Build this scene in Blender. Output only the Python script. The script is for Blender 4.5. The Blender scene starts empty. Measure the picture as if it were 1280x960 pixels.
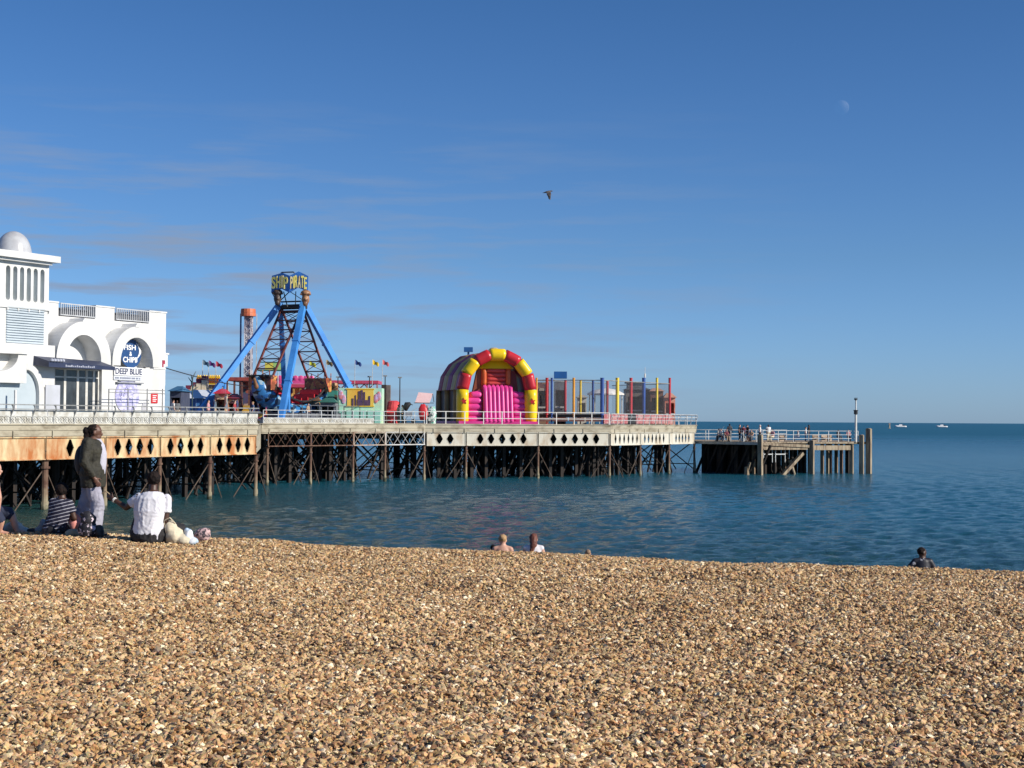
import bpy, bmesh, math, random
import numpy as np
from mathutils import Matrix, Vector, noise
from mathutils.geometry import tessellate_polygon
random.seed(7); RNG = np.random.default_rng(7)
R = math.radians
scene = bpy.context.scene
C = scene.collection

# ------------------------------------------------------------------ camera, sky, sun, exposure
FPX = 1900.0; EYE = 5.2; PITCH = math.atan(45/1900); ROLL = 0.0065
cd = bpy.data.cameras.new('camera'); cam = bpy.data.objects.new('camera', cd); C.objects.link(cam)
cd.sensor_width = 36; cd.lens = 36*FPX/1280; cd.clip_start = 0.1; cd.clip_end = 60000
CR = Matrix.Rotation(R(90)+PITCH, 3, 'X') @ Matrix.Rotation(ROLL, 3, 'Z')
cam.matrix_world = Matrix.Translation((0, 0, EYE)) @ CR.to_4x4()
scene.camera = cam
SUN_AZ = R(66); SUN_EL = R(27)          # azimuth measured from behind the camera towards the right
sdir = Vector((math.sin(SUN_AZ)*math.cos(SUN_EL), -math.cos(SUN_AZ)*math.cos(SUN_EL), math.sin(SUN_EL)))
sl = bpy.data.lights.new('sun', 'SUN'); sl.energy = 5.0; sl.angle = R(0.5); sl.color = (1.0, 0.93, 0.82)
so = bpy.data.objects.new('sun', sl); C.objects.link(so)
so.rotation_euler = (-sdir).to_track_quat('-Z', 'Y').to_euler()
w = bpy.data.worlds.new('World'); scene.world = w; w.use_nodes = True
nt = w.node_tree; nt.nodes.clear()
def N(nt, t, **k):
    n = nt.nodes.new(t)
    for a, b in k.items(): setattr(n, a, b)
    return n
out = N(nt, 'ShaderNodeOutputWorld'); bg = N(nt, 'ShaderNodeBackground'); bg.inputs[1].default_value = 0.105
sky = N(nt, 'ShaderNodeTexSky', sky_type='NISHITA', sun_disc=False)
sky.sun_elevation = SUN_EL; sky.sun_rotation = math.atan2(sdir.x, sdir.y)
sky.altitude = 0; sky.air_density = 1.0; sky.dust_density = 0.25; sky.ozone_density = 3.0
tint = N(nt, 'ShaderNodeMix', data_type='RGBA', blend_type='MULTIPLY'); tint.inputs[0].default_value = 1
tc = N(nt, 'ShaderNodeTexCoord'); sep = N(nt, 'ShaderNodeSeparateXYZ')
nt.links.new(tc.outputs['Generated'], sep.inputs[0])
tr = N(nt, 'ShaderNodeValToRGB')
mr = N(nt, 'ShaderNodeMapRange'); mr.inputs[1].default_value = 0.0; mr.inputs[2].default_value = 0.30
nt.links.new(sep.outputs[2], mr.inputs[0]); nt.links.new(mr.outputs[0], tr.inputs[0])
SKY_TINT = [(0.0, (0.46, 0.72, 1.36, 1)), (0.35, (0.40, 0.61, 0.95, 1)), (1.0, (0.29, 0.52, 0.80, 1))]
el = tr.color_ramp.elements
el[0].position, el[0].color = SKY_TINT[0]; el[1].position, el[1].color = SKY_TINT[2]
e = el.new(SKY_TINT[1][0]); e.color = SKY_TINT[1][1]
nt.links.new(sky.outputs[0], tint.inputs[6]); nt.links.new(tr.outputs[0], tint.inputs[7])
# thin high cloud streaks low in the left of the sky
mp = N(nt, 'ShaderNodeMapping'); mp.inputs['Scale'].default_value = (4.5, 4.5, 46); mp.inputs['Rotation'].default_value = (0, R(1.5), 0)
nz = N(nt, 'ShaderNodeTexNoise'); nz.inputs['Scale'].default_value = 2.0; nz.inputs['Detail'].default_value = 6; nz.inputs['Roughness'].default_value = 0.55
nt.links.new(tc.outputs['Generated'], mp.inputs[0]); nt.links.new(mp.outputs[0], nz.inputs[0])
cr = N(nt, 'ShaderNodeMapRange'); cr.inputs[1].default_value = 0.47; cr.inputs[2].default_value = 0.68
nt.links.new(nz.outputs[0], cr.inputs[0])
fx = N(nt, 'ShaderNodeMapRange'); fx.inputs[1].default_value = 0.22; fx.inputs[2].default_value = -0.25   # fades towards the right
nt.links.new(sep.outputs[0], fx.inputs[0])
fz = N(nt, 'ShaderNodeMapRange'); fz.inputs[1].default_value = 0.21; fz.inputs[2].default_value = 0.10
nt.links.new(sep.outputs[2], fz.inputs[0])
m1 = N(nt, 'ShaderNodeMath', operation='MULTIPLY'); m2 = N(nt, 'ShaderNodeMath', operation='MULTIPLY'); m3 = N(nt, 'ShaderNodeMath', operation='MULTIPLY')
nt.links.new(cr.outputs[0], m1.inputs[0]); nt.links.new(fx.outputs[0], m1.inputs[1])
nt.links.new(m1.outputs[0], m2.inputs[0]); nt.links.new(fz.outputs[0], m2.inputs[1])
nt.links.new(m2.outputs[0], m3.inputs[0]); m3.inputs[1].default_value = 1.0
cl = N(nt, 'ShaderNodeMix', data_type='RGBA'); cl.inputs[7].default_value = (2.35, 2.95, 4.1, 1)
nt.links.new(m3.outputs[0], cl.inputs[0]); nt.links.new(tint.outputs[2], cl.inputs[6])
nt.links.new(cl.outputs[2], bg.inputs[0]); nt.links.new(bg.outputs[0], out.inputs[0])
scene.view_settings.view_transform = 'Standard'; scene.view_settings.look = 'None'
scene.view_settings.exposure = 0.12; scene.view_settings.gamma = 1.0; scene.view_settings.use_curve_mapping = False
scene.render.engine = 'CYCLES'
scene.cycles.max_bounces = 6; scene.cycles.transparent_max_bounces = 16

# ------------------------------------------------------------------ helpers
def ray(px, py):
    return CR @ Vector(((px-640)/FPX, (480-py)/FPX, -1))
def at(px, py, D):                       # the world point seen at a pixel when it stands D metres ahead
    v = ray(px, py); return Vector((0, 0, EYE)) + v*(D/v.y)
def ground(px, D, z):                    # the point under a pixel column, D ahead, at height z
    p = at(px, 525, D); return Vector((p.x, D, z))
def zof(px, py, D): return at(px, py, D).z
def hit(px, py, F):                      # where a pixel's line of sight meets plane y=0 of frame F -> local (x, z)
    Fi = F.inverted(); o = Fi @ Vector((0, 0, EYE)); d = Fi.to_3x3() @ ray(px, py)
    t = -o.y/d.y; q = o + d*t; return q.x, q.z
def frame(p0, p1, z=0):                  # x runs p0->p1, y points inland/away, z up
    d = Vector((p1[0]-p0[0], p1[1]-p0[1], 0)).normalized()
    return Matrix(((d.x, -d.y, 0, p0[0]), (d.y, d.x, 0, p0[1]), (0, 0, 1, z), (0, 0, 0, 1)))
def dist(p0, p1): return math.hypot(p1[0]-p0[0], p1[1]-p0[1])

MATS = {}
def M(name, c1, c2=None, scale=1.5, rough=0.6, bump=0.0, bscale=None, metal=0.0, stretch=(1, 1, 1), lo=0.4, hi=0.62, alpha=None, spec=0.5):
    if name in MATS: return MATS[name]
    m = bpy.data.materials.new(name); m.use_nodes = True; t = m.node_tree
    b = t.nodes['Principled BSDF']; b.inputs['Roughness'].default_value = rough; b.inputs['Metallic'].default_value = metal
    b.inputs['Specular IOR Level'].default_value = spec
    c1 = (*c1, 1)
    if c2 is None: c2 = tuple(x*0.80 for x in c1[:3])
    c2 = (*c2, 1)
    tcn = N(t, 'ShaderNodeTexCoord'); mpn = N(t, 'ShaderNodeMapping'); mpn.inputs['Scale'].default_value = stretch
    t.links.new(tcn.outputs['Object'], mpn.inputs[0])
    nn = N(t, 'ShaderNodeTexNoise'); nn.inputs['Scale'].default_value = scale; nn.inputs['Detail'].default_value = 5; nn.inputs['Roughness'].default_value = 0.62
    t.links.new(mpn.outputs[0], nn.inputs[0])
    r = N(t, 'ShaderNodeValToRGB'); r.color_ramp.elements[0].position = lo; r.color_ramp.elements[1].position = hi
    r.color_ramp.elements[0].color = c1; r.color_ramp.elements[1].color = c2
    t.links.new(nn.outputs[0], r.inputs[0]); t.links.new(r.outputs[0], b.inputs['Base Color'])
    if bump:
        n2 = N(t, 'ShaderNodeTexNoise'); n2.inputs['Scale'].default_value = bscale or scale*4; n2.inputs['Detail'].default_value = 4
        t.links.new(mpn.outputs[0], n2.inputs[0])
        bp = N(t, 'ShaderNodeBump'); bp.inputs['Strength'].default_value = 1; bp.inputs['Distance'].default_value = bump
        t.links.new(n2.outputs[0], bp.inputs['Height']); t.links.new(bp.outputs[0], b.inputs['Normal'])
    if alpha is not None: b.inputs['Alpha'].default_value = alpha
    MATS[name] = m; return m

def artwork(name, cols, scale, rough=.45, stretch=(1, 1, 1)):
    m = bpy.data.materials.new(name); m.use_nodes = True; t = m.node_tree; b = t.nodes['Principled BSDF']; b.inputs['Roughness'].default_value = rough
    tcn = N(t, 'ShaderNodeTexCoord'); mpn = N(t, 'ShaderNodeMapping'); mpn.inputs['Scale'].default_value = stretch; vo = N(t, 'ShaderNodeTexVoronoi'); vo.inputs['Scale'].default_value = scale
    nz = N(t, 'ShaderNodeTexNoise'); nz.inputs['Scale'].default_value = scale*.8; ml = N(t, 'ShaderNodeMix', data_type='RGBA', blend_type='LINEAR_LIGHT'); ml.inputs[0].default_value = .35
    t.links.new(tcn.outputs['Object'], mpn.inputs[0]); t.links.new(mpn.outputs[0], nz.inputs[0]); t.links.new(mpn.outputs[0], ml.inputs[6]); t.links.new(nz.outputs['Color'], ml.inputs[7]); t.links.new(ml.outputs[2], vo.inputs['Vector'])
    sp = N(t, 'ShaderNodeSeparateColor'); t.links.new(vo.outputs['Color'], sp.inputs[0]); r = N(t, 'ShaderNodeValToRGB'); r.color_ramp.interpolation = 'CONSTANT'
    e = r.color_ramp.elements; e[0].color = (*cols[0], 1); e[1].position = .999; e[1].color = (*cols[-1], 1)
    for i, c in enumerate(cols[1:], 1): q = e.new(i/len(cols)); q.color = (*c, 1)
    t.links.new(sp.outputs[0], r.inputs[0]); t.links.new(r.outputs[0], b.inputs['Base Color']); return m
class MB:
    def __init__(s, M=None): s.v = []; s.f = []; s.M = M
    def add(s, vs, fs):
        o = len(s.v)
        s.v += [(s.M @ Vector(v)) if s.M else Vector(v) for v in vs]
        s.f += [tuple(i+o for i in f) for f in fs]; return s
    def box(s, c, d, rz=0, M=None):
        x, y, z = d[0]/2, d[1]/2, d[2]/2; c = Vector(c)
        rm = M if M is not None else Matrix.Rotation(rz, 3, 'Z')
        vs = [c + rm @ Vector((a*x, b*y, e*z)) for a in (-1, 1) for b in (-1, 1) for e in (-1, 1)]
        return s.add(vs, [(0, 1, 3, 2), (4, 6, 7, 5), (0, 4, 5, 1), (2, 3, 7, 6), (0, 2, 6, 4), (1, 5, 7, 3)])
    def ext(s, lo, hi):
        return s.box([(a+b)/2 for a, b in zip(lo, hi)], [abs(b-a) for a, b in zip(lo, hi)])
    def cyl(s, a, b, r, r2=None, n=8):
        a = Vector(a); b = Vector(b); d = b-a
        if d.length < 1e-6: return s
        r2 = r if r2 is None else r2
        q = d.to_track_quat('Z', 'Y').to_matrix()
        vs = []
        for k in range(n):
            t = 2*math.pi*k/n; u = q @ Vector((math.cos(t), math.sin(t), 0)); vs += [a+u*r, b+u*r2]
        fs = [(2*k, 2*((k+1) % n), 2*((k+1) % n)+1, 2*k+1) for k in range(n)]
        fs += [tuple(2*k for k in range(n))[::-1], tuple(2*k+1 for k in range(n))]
        return s.add(vs, fs)
    def bar(s, a, b, w, h=None):         # square section bar
        a = Vector(a); b = Vector(b); d = b-a; h = h or w
        q = d.to_track_quat('X', 'Z').to_matrix()
        return s.box((a+b)/2, (d.length, w, h), M=q)
    def path(s, pts, r, n=6):
        for a, b in zip(pts, pts[1:]): s.cyl(a, b, r, n=n)
        return s
    def ball(s, c, r, n=12, M=None):
        c = Vector(c); r = (r, r, r) if isinstance(r, (int, float)) else r
        vs = []; m = n//2
        for i in range(1, m):
            t = math.pi*i/m
            for k in range(n):
                p = 2*math.pi*k/n; q = Vector((r[0]*math.sin(t)*math.cos(p), r[1]*math.sin(t)*math.sin(p), r[2]*math.cos(t)))
                vs.append(c + (M @ q if M is not None else q))
        top = Vector((0, 0, r[2])); vs += [c+(M @ top if M is not None else top), c-(M @ top if M is not None else top)]
        T = len(vs)-2; fs = []
        for i in range(m-2):
            for k in range(n): fs.append((i*n+k, (i+1)*n+k, (i+1)*n+(k+1) % n, i*n+(k+1) % n))
        for k in range(n):
            fs.append((T, k, (k+1) % n)); fs.append((T+1, (m-2)*n+(k+1) % n, (m-2)*n+k))
        return s.add(vs, fs)
    def limb(s, pts, rs, n=12):          # tapered chain with ball joints
        for p, r in zip(pts, rs): s.ball(p, r*1.0, n)
        for i in range(len(pts)-1): s.cyl(pts[i], pts[i+1], rs[i], rs[i+1], n)
        return s
    def loft(s, rings, n=16):            # rings: (centre, side vector, front vector)
        vs = []
        for c, u, v in rings:
            c = Vector(c)
            for k in range(n):
                t = 2*math.pi*k/n; vs.append(c + Vector(u)*math.cos(t) + Vector(v)*math.sin(t))
        fs = []
        for i in range(len(rings)-1):
            for k in range(n): fs.append((i*n+k, i*n+(k+1) % n, (i+1)*n+(k+1) % n, (i+1)*n+k))
        L = (len(rings)-1)*n
        fs += [tuple(range(n))[::-1], tuple(L+k for k in range(n))]
        return s.add(vs, fs)
    def plate(s, loops, y0, y1):         # outline in x,z with holes, thickness y0..y1
        loops3 = [[Vector((a, b, 0)) for a, b in lp] for lp in loops]
        flat = [p for lp in loops3 for p in lp]; n = len(flat)
        tris = tessellate_polygon(loops3)
        vs = [(p.x, y0, p.y) for p in flat] + [(p.x, y1, p.y) for p in flat]
        fs = [tuple(t) for t in tris] + [tuple(i+n for i in t[::-1]) for t in tris]
        o = 0
        for lp in loops3:
            k = len(lp)
            for i in range(k): a = o+i; b = o+(i+1) % k; fs.append((a, b, b+n, a+n))
            o += k
        return s.add(vs, fs)
    def prism(s, poly, z0, z1):          # outline in x,y
        n = len(poly)
        tris = tessellate_polygon([[Vector((a, b, 0)) for a, b in poly]])
        vs = [(a, b, z0) for a, b in poly] + [(a, b, z1) for a, b in poly]
        fs = [tuple(t) for t in tris] + [tuple(i+n for i in t[::-1]) for t in tris] + [(i, (i+1) % n, (i+1) % n+n, i+n) for i in range(n)]
        return s.add(vs, fs)
    def build(s, name, mat, parent=None, smooth=False, kind=None, recalc=True):
        root = parent
        while root and root.parent: root = root.parent
        off = Vector(root.location) if root else Vector((0, 0, 0))
        me = bpy.data.meshes.new(name); me.from_pydata([tuple(v-off) for v in s.v], [], s.f)
        if recalc:
            bm = bmesh.new(); bm.from_mesh(me); bmesh.ops.recalc_face_normals(bm, faces=bm.faces); bm.to_mesh(me); bm.free()
        me.materials.append(mat)
        if smooth: me.polygons.foreach_set('use_smooth', [True]*len(me.polygons))
        o = bpy.data.objects.new(name, me); C.objects.link(o)
        if parent: o.parent = parent
        if kind: o['kind'] = kind
        return o
    def fuse(s, name, mat, parent=None, voxel=0.02, smooth=3):   # one continuous skin over everything added
        root = parent
        while root and root.parent: root = root.parent
        off = Vector(root.location) if root else Vector((0, 0, 0))
        me = bpy.data.meshes.new('tmp'); me.from_pydata([tuple(v-off) for v in s.v], [], s.f)
        bm = bmesh.new(); bm.from_mesh(me); bmesh.ops.recalc_face_normals(bm, faces=bm.faces); bm.to_mesh(me); bm.free()
        o = bpy.data.objects.new(name, me); C.objects.link(o)
        md = o.modifiers.new('r', 'REMESH'); md.mode = 'VOXEL'; md.voxel_size = voxel; md.use_smooth_shade = True
        if smooth: ms = o.modifiers.new('s', 'SMOOTH'); ms.iterations = smooth; ms.factor = 0.5
        dg = bpy.context.evaluated_depsgraph_get(); m2 = bpy.data.meshes.new_from_object(o.evaluated_get(dg)); m2.name = name
        o.modifiers.clear(); o.data = m2; bpy.data.meshes.remove(me)
        m2.materials.clear(); m2.materials.append(mat)
        if parent: o.parent = parent
        return o
def thing(name, loc, label, cat, group=None):
    o = bpy.data.objects.new(name, None); C.objects.link(o); o.location = loc; o.empty_display_size = 0.3
    return tag(o, label, cat, group)
def tag(o, label, cat, group=None):
    o['label'] = label; o['category'] = cat
    if group: o['group'] = group
    return o
def text(s, F, x0, z0, wd, ht, mat, parent, name='lettering', y=0.0, depth=0.02, slant=0):
    cu = bpy.data.curves.new('t', 'FONT'); cu.body = s; cu.extrude = 0.01; cu.size = 1; cu.offset = 0.022
    to = bpy.data.objects.new('t', cu); C.objects.link(to)
    dg = bpy.context.evaluated_depsgraph_get(); me = bpy.data.meshes.new_from_object(to.evaluated_get(dg))
    bpy.data.objects.remove(to)
    vs = np.array([v.co[:] for v in me.vertices]); lo = vs.min(0); hi = vs.max(0)
    mb = MB(F)
    pts = []
    for v in vs:
        a = (v[0]-lo[0])/(hi[0]-lo[0]); b = (v[1]-lo[1])/(hi[1]-lo[1])
        pts.append((x0+a*wd, y-(v[2]-lo[2])/(hi[2]-lo[2])*depth, z0+b*ht+slant*a))
    mb.add(pts, [tuple(p.vertices) for p in me.polygons])
    bpy.data.meshes.remove(me)
    return mb.build(name, mat, parent, recalc=False)
def arc(cx, cz, r, a0, a1, n, rz=None):
    rz = rz or r
    return [(cx+r*math.cos(R(a0+(a1-a0)*i/n)), cz+rz*math.sin(R(a0+(a1-a0)*i/n))) for i in range(n+1)]

# ------------------------------------------------------------------ beach
CX = np.array([-80, -30, -7.4, -4.2, 0, 5.9, 30, 80.]); CY = np.array([40, 28, 22.1, 21.5, 19.4, 17.3, 10, -5.])
def beach_z(x, y):
    x = np.asarray(x, float); y = np.asarray(y, float)
    s = (y-np.interp(x, CX, CY))*0.92
    z = 3.5 + 0.022*np.sin(x*0.9+y*0.35) + 0.02*np.sin(x*0.31-y*0.8+1) + 0.012*np.sin(x*2.1+y*1.3)
    for f_, a_, p_ in ((1.9, .011, .3), (3.3, .008, 1.7), (5.1, .006, 2.9), (8.3, .004, .9)):
        z = z + a_*np.sin(f_*(x*.86+y*.5)+p_)*np.sin(f_*(y*.9-x*.42)+p_*2.3) + a_*.8*np.sin(f_*(x*.3-y*.95)+p_*1.3)
    k = 0.35
    sp = k*np.logaddexp(0, s/k)
    z = z - 0.125*sp - 0.0016*np.maximum(s-12, 0)**2
    return np.maximum(z, -4)
bxs = np.concatenate([np.linspace(-120, -14, 40), np.arange(-13.8, 13.9, 0.2), np.linspace(14, 120, 40)])
bys = np.concatenate([np.linspace(-60, 2, 25), np.arange(2.2, 42, 0.25), np.linspace(43, 110, 40)])
gx, gy = np.meshgrid(bxs, bys); gz = beach_z(gx, gy)
def grid_mesh(name, gx, gy, gz, mat):
    h, wd = gx.shape; me = bpy.data.meshes.new(name)
    i = np.arange(h*wd).reshape(h, wd)
    f = np.stack([i[:-1, :-1], i[:-1, 1:], i[1:, 1:], i[1:, :-1]], -1).reshape(-1, 4)
    me.vertices.add(h*wd); me.vertices.foreach_set('co', np.stack([gx, gy, gz], -1).astype(np.float32).ravel())
    me.loops.add(f.size); me.loops.foreach_set('vertex_index', f.ravel().astype(np.int32))
    me.polygons.add(len(f)); me.polygons.foreach_set('loop_start', (np.arange(len(f))*4).astype(np.int32))
    me.polygons.foreach_set('use_smooth', np.ones(len(f), bool))
    me.update(calc_edges=True); me.materials.append(mat)
    o = bpy.data.objects.new(name, me); C.objects.link(o); return o
mb_ = bpy.data.materials.new('shingle_base'); mb_.use_nodes = True; t = mb_.node_tree; b = t.nodes['Principled BSDF']  # shade in the gaps between pebbles is put into this dark colour
b.inputs['Roughness'].default_value = 0.9
tcn = N(t, 'ShaderNodeTexCoord'); vo = N(t, 'ShaderNodeTexVoronoi'); vo.inputs['Scale'].default_value = 38
t.links.new(tcn.outputs['Object'], vo.inputs['Vector'])
r = N(t, 'ShaderNodeValToRGB'); cs = [(0, (.05, .032, .02)), (.3, (.13, .085, .05)), (.6, (.20, .14, .09)), (1, (.30, .23, .16))]
r.color_ramp.elements[0].color = (*cs[0][1], 1); r.color_ramp.elements[1].color = (*cs[3][1], 1)
for p, c in cs[1:3]: q = r.color_ramp.elements.new(p); q.color = (*c, 1)
sp = N(t, 'ShaderNodeSeparateColor'); t.links.new(vo.outputs['Color'], sp.inputs[0]); t.links.new(sp.outputs[0], r.inputs[0])
t.links.new(r.outputs[0], b.inputs['Base Color'])
bp = N(t, 'ShaderNodeBump'); bp.inputs['Distance'].default_value = 0.02; bp.invert = True
t.links.new(vo.outputs['Distance'], bp.inputs['Height']); t.links.new(bp.outputs[0], b.inputs['Normal'])
o = grid_mesh('beach', gx, gy, gz, mb_); o['kind'] = 'structure'

# pebbles: one uncountable bed, each stone real geometry
pm = bpy.data.materials.new('pebble'); pm.use_nodes = True; t = pm.node_tree; b = t.nodes['Principled BSDF']
b.inputs['Roughness'].default_value = 0.62; b.inputs['Specular IOR Level'].default_value = 0.35
oi = N(t, 'ShaderNodeObjectInfo'); r = N(t, 'ShaderNodeValToRGB'); r.color_ramp.interpolation = 'LINEAR'
cols = [(0, (.06, .045, .04)), (.07, (.16, .10, .065)), (.16, (.33, .19, .10)), (.26, (.26, .22, .175)), (.34, (.50, .34, .18)), (.46, (.44, .26, .13)),
        (.56, (.62, .45, .27)), (.66, (.34, .265, .185)), (.76, (.66, .50, .32)), (.88, (.52, .37, .22)), (.93, (.80, .71, .56)), (.97, (.86, .79, .66)), (1, (.56, .30, .15))]
r.color_ramp.elements[0].color = (*cols[0][1], 1); r.color_ramp.elements[1].color = (*cols[-1][1], 1)
for p, c in cols[1:-1]: q = r.color_ramp.elements.new(p); q.color = (*c, 1)
nn = N(t, 'ShaderNodeTexNoise'); nn.inputs['Scale'].default_value = 60; nn.inputs['Detail'].default_value = 3
g = N(t, 'ShaderNodeNewGeometry'); t.links.new(g.outputs['Position'], nn.inputs[0])
mx = N(t, 'ShaderNodeMix', data_type='RGBA', blend_type='OVERLAY'); mx.inputs[0].default_value = 0.45
t.links.new(oi.outputs['Random'], r.inputs[0]); t.links.new(r.outputs[0], mx.inputs[6]); t.links.new(nn.outputs['Color'], mx.inputs[7])
hsv = N(t, 'ShaderNodeHueSaturation'); hsv.inputs['Saturation'].default_value = 1.0; hsv.inputs['Value'].default_value = 1.16
t.links.new(mx.outputs[2], hsv.inputs['Color'])
pn_ = N(t, 'ShaderNodeTexNoise'); pn_.inputs['Scale'].default_value = .55; pn_.inputs['Detail'].default_value = 3; t.links.new(g.outputs['Position'], pn_.inputs[0])
pr_ = N(t, 'ShaderNodeValToRGB'); pr_.color_ramp.elements[0].position = .38; pr_.color_ramp.elements[1].position = .62; pr_.color_ramp.elements[0].color = (.90, .82, .66, 1); pr_.color_ramp.elements[1].color = (1.0, .93, .77, 1); t.links.new(pn_.outputs[0], pr_.inputs[0])
ml_ = N(t, 'ShaderNodeMix', data_type='RGBA', blend_type='MULTIPLY'); ml_.inputs[0].default_value = 1; t.links.new(hsv.outputs[0], ml_.inputs[6]); t.links.new(pr_.outputs[0], ml_.inputs[7]); t.links.new(ml_.outputs[2], b.inputs['Base Color'])
pts = []
for d0, d1, dens in ((5.6, 10, 2900), (10, 15, 2600), (15, 20, 2300), (20, 26, 2000)):
    hw = 0.46*d1+1.4; n = int(2*hw*(d1-d0)*dens)
    x = RNG.uniform(-hw, hw, n); y = RNG.uniform(d0, d1, n)
    k = (np.abs(x) < 0.44*y+1.3) & (y < np.interp(x, CX, CY)+2.6); pts.append(np.stack([x[k], y[k]], -1))
pts = np.concatenate(pts); pz = beach_z(pts[:, 0], pts[:, 1]) + RNG.uniform(-0.012, 0.017, len(pts))
me = bpy.data.meshes.new('pebbles'); me.vertices.add(len(pts)); me.vertices.foreach_set('co', np.column_stack([pts, pz]).astype(np.float32).ravel())
me.materials.append(pm)
peb = bpy.data.objects.new('pebbles', me); C.objects.link(peb); peb['kind'] = 'stuff'
gnt = bpy.data.node_groups.new('pebble_bed', 'GeometryNodeTree')
gnt.interface.new_socket('Geometry', in_out='INPUT', socket_type='NodeSocketGeometry')
gnt.interface.new_socket('Geometry', in_out='OUTPUT', socket_type='NodeSocketGeometry')
gi = N(gnt, 'NodeGroupInput'); go = N(gnt, 'NodeGroupOutput'); L = gnt.links.new
g2i = N(gnt, 'GeometryNodeGeometryToInstance')
for k in range(6):
    ico = N(gnt, 'GeometryNodeMeshIcoSphere'); ico.inputs['Radius'].default_value = 1; ico.inputs['Subdivisions'].default_value = 2
    tf = N(gnt, 'GeometryNodeTransform'); rr = random.Random(k)
    tf.inputs['Translation'].default_value = (k*13.1, 0, 0)
    spn = N(gnt, 'GeometryNodeSetPosition'); nzt = N(gnt, 'ShaderNodeTexNoise'); nzt.inputs['Scale'].default_value = 0.75; nzt.inputs['Detail'].default_value = 1
    sub = N(gnt, 'ShaderNodeVectorMath', operation='SUBTRACT'); sub.inputs[1].default_value = (.5, .5, .5)
    scl = N(gnt, 'ShaderNodeVectorMath', operation='SCALE'); scl.inputs['Scale'].default_value = 2.1
    L(ico.outputs[0], tf.inputs[0]); L(tf.outputs[0], spn.inputs[0]); L(nzt.outputs['Color'], sub.inputs[0]); L(sub.outputs[0], scl.inputs[0]); L(scl.outputs[0], spn.inputs['Offset'])
    tf2 = N(gnt, 'GeometryNodeTransform'); tf2.inputs['Translation'].default_value = (-k*13.1, 0, 0)
    tf3 = N(gnt, 'GeometryNodeTransform'); tf3.inputs['Scale'].default_value = (rr.uniform(.9, 1.35), rr.uniform(.7, 1), rr.uniform(.42, .68))
    sm = N(gnt, 'GeometryNodeSetMaterial'); sm.inputs['Material'].default_value = pm
    L(spn.outputs[0], tf2.inputs[0]); L(tf2.outputs[0], tf3.inputs[0]); L(tf3.outputs[0], sm.inputs[0]); L(sm.outputs[0], g2i.inputs[0])
iop = N(gnt, 'GeometryNodeInstanceOnPoints'); iop.inputs['Pick Instance'].default_value = True
L(gi.outputs[0], iop.inputs['Points']); L(g2i.outputs[0], iop.inputs['Instance'])
rs = N(gnt, 'FunctionNodeRandomValue', data_type='FLOAT'); rs.inputs[2].default_value = 0.0; rs.inputs[3].default_value = 1.0
pw = N(gnt, 'ShaderNodeMath', operation='POWER'); pw.inputs[1].default_value = 2.6
ma = N(gnt, 'ShaderNodeMath', operation='MULTIPLY_ADD'); ma.inputs[1].default_value = 0.019; ma.inputs[2].default_value = 0.0080
L(rs.outputs[1], pw.inputs[0]); L(pw.outputs[0], ma.inputs[0]); L(ma.outputs[0], iop.inputs['Scale'])
rv = N(gnt, 'FunctionNodeRandomValue', data_type='FLOAT_VECTOR'); rv.inputs[0].default_value = (-.85, -.85, 0); rv.inputs[1].default_value = (.85, .85, 6.28); rv.inputs['Seed'].default_value = 4
L(rv.outputs[0], iop.inputs['Rotation']); L(iop.outputs[0], go.inputs[0])
ri = N(gnt, 'FunctionNodeRandomValue', data_type='INT'); ri.inputs[4].default_value = 0; ri.inputs[5].default_value = 5; ri.inputs['Seed'].default_value = 9
L(ri.outputs[2], iop.inputs['Instance Index'])
gm = peb.modifiers.new('bed', 'NODES'); gm.node_group = gnt

# ------------------------------------------------------------------ sea
rows = [30.0]
while rows[-1] < 26000: rows.append(rows[-1] + max(0.10, 0.0034*rows[-1] if rows[-1] < 400 else 0.02*rows[-1]))
rows = np.array(rows); cols_ = np.linspace(-1, 1, 900)
gx = rows[:, None]*cols_[None, :]*0.78; gy = np.repeat(rows[:, None], len(cols_), 1)
gx = np.where(np.abs(gx) > 0, gx, gx)
gz = np.zeros_like(gx); rr = np.random.default_rng(3)
for k in range(36):
    lam = 0.45*1.055**k * rr.uniform(.9, 1.1); th = R(-110) + rr.normal(0, 0.85)
    kx, ky = 2*math.pi/lam*math.cos(th), 2*math.pi/lam*math.sin(th)
    amp = 0.0105*lam**0.32
    ph = kx*gx+ky*gy+rr.uniform(0, 6.28) + 0.8*np.sin(gx*.11+k)+0.8*np.sin(gy*.07+2*k)
    fade = np.clip((260*min(lam, 4)/4+60 - gy)/120, 0, 1)
    gz += amp*fade*(np.sin(ph)+0.25*np.sin(2*ph+1.2))
calm = 0.9+0.2*np.sin(gx*.05+gy*.021+1)*np.sin(gy*.045-gx*.013)
gz *= calm
wm = bpy.data.materials.new('sea_water'); wm.use_nodes = True; t = wm.node_tree; b = t.nodes['Principled BSDF']
b.inputs['IOR'].default_value = 1.33; b.inputs['Roughness'].default_value = 0.09
tcn = N(t, 'ShaderNodeTexCoord'); sx = N(t, 'ShaderNodeSeparateXYZ'); t.links.new(tcn.outputs['Object'], sx.inputs[0])
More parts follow.
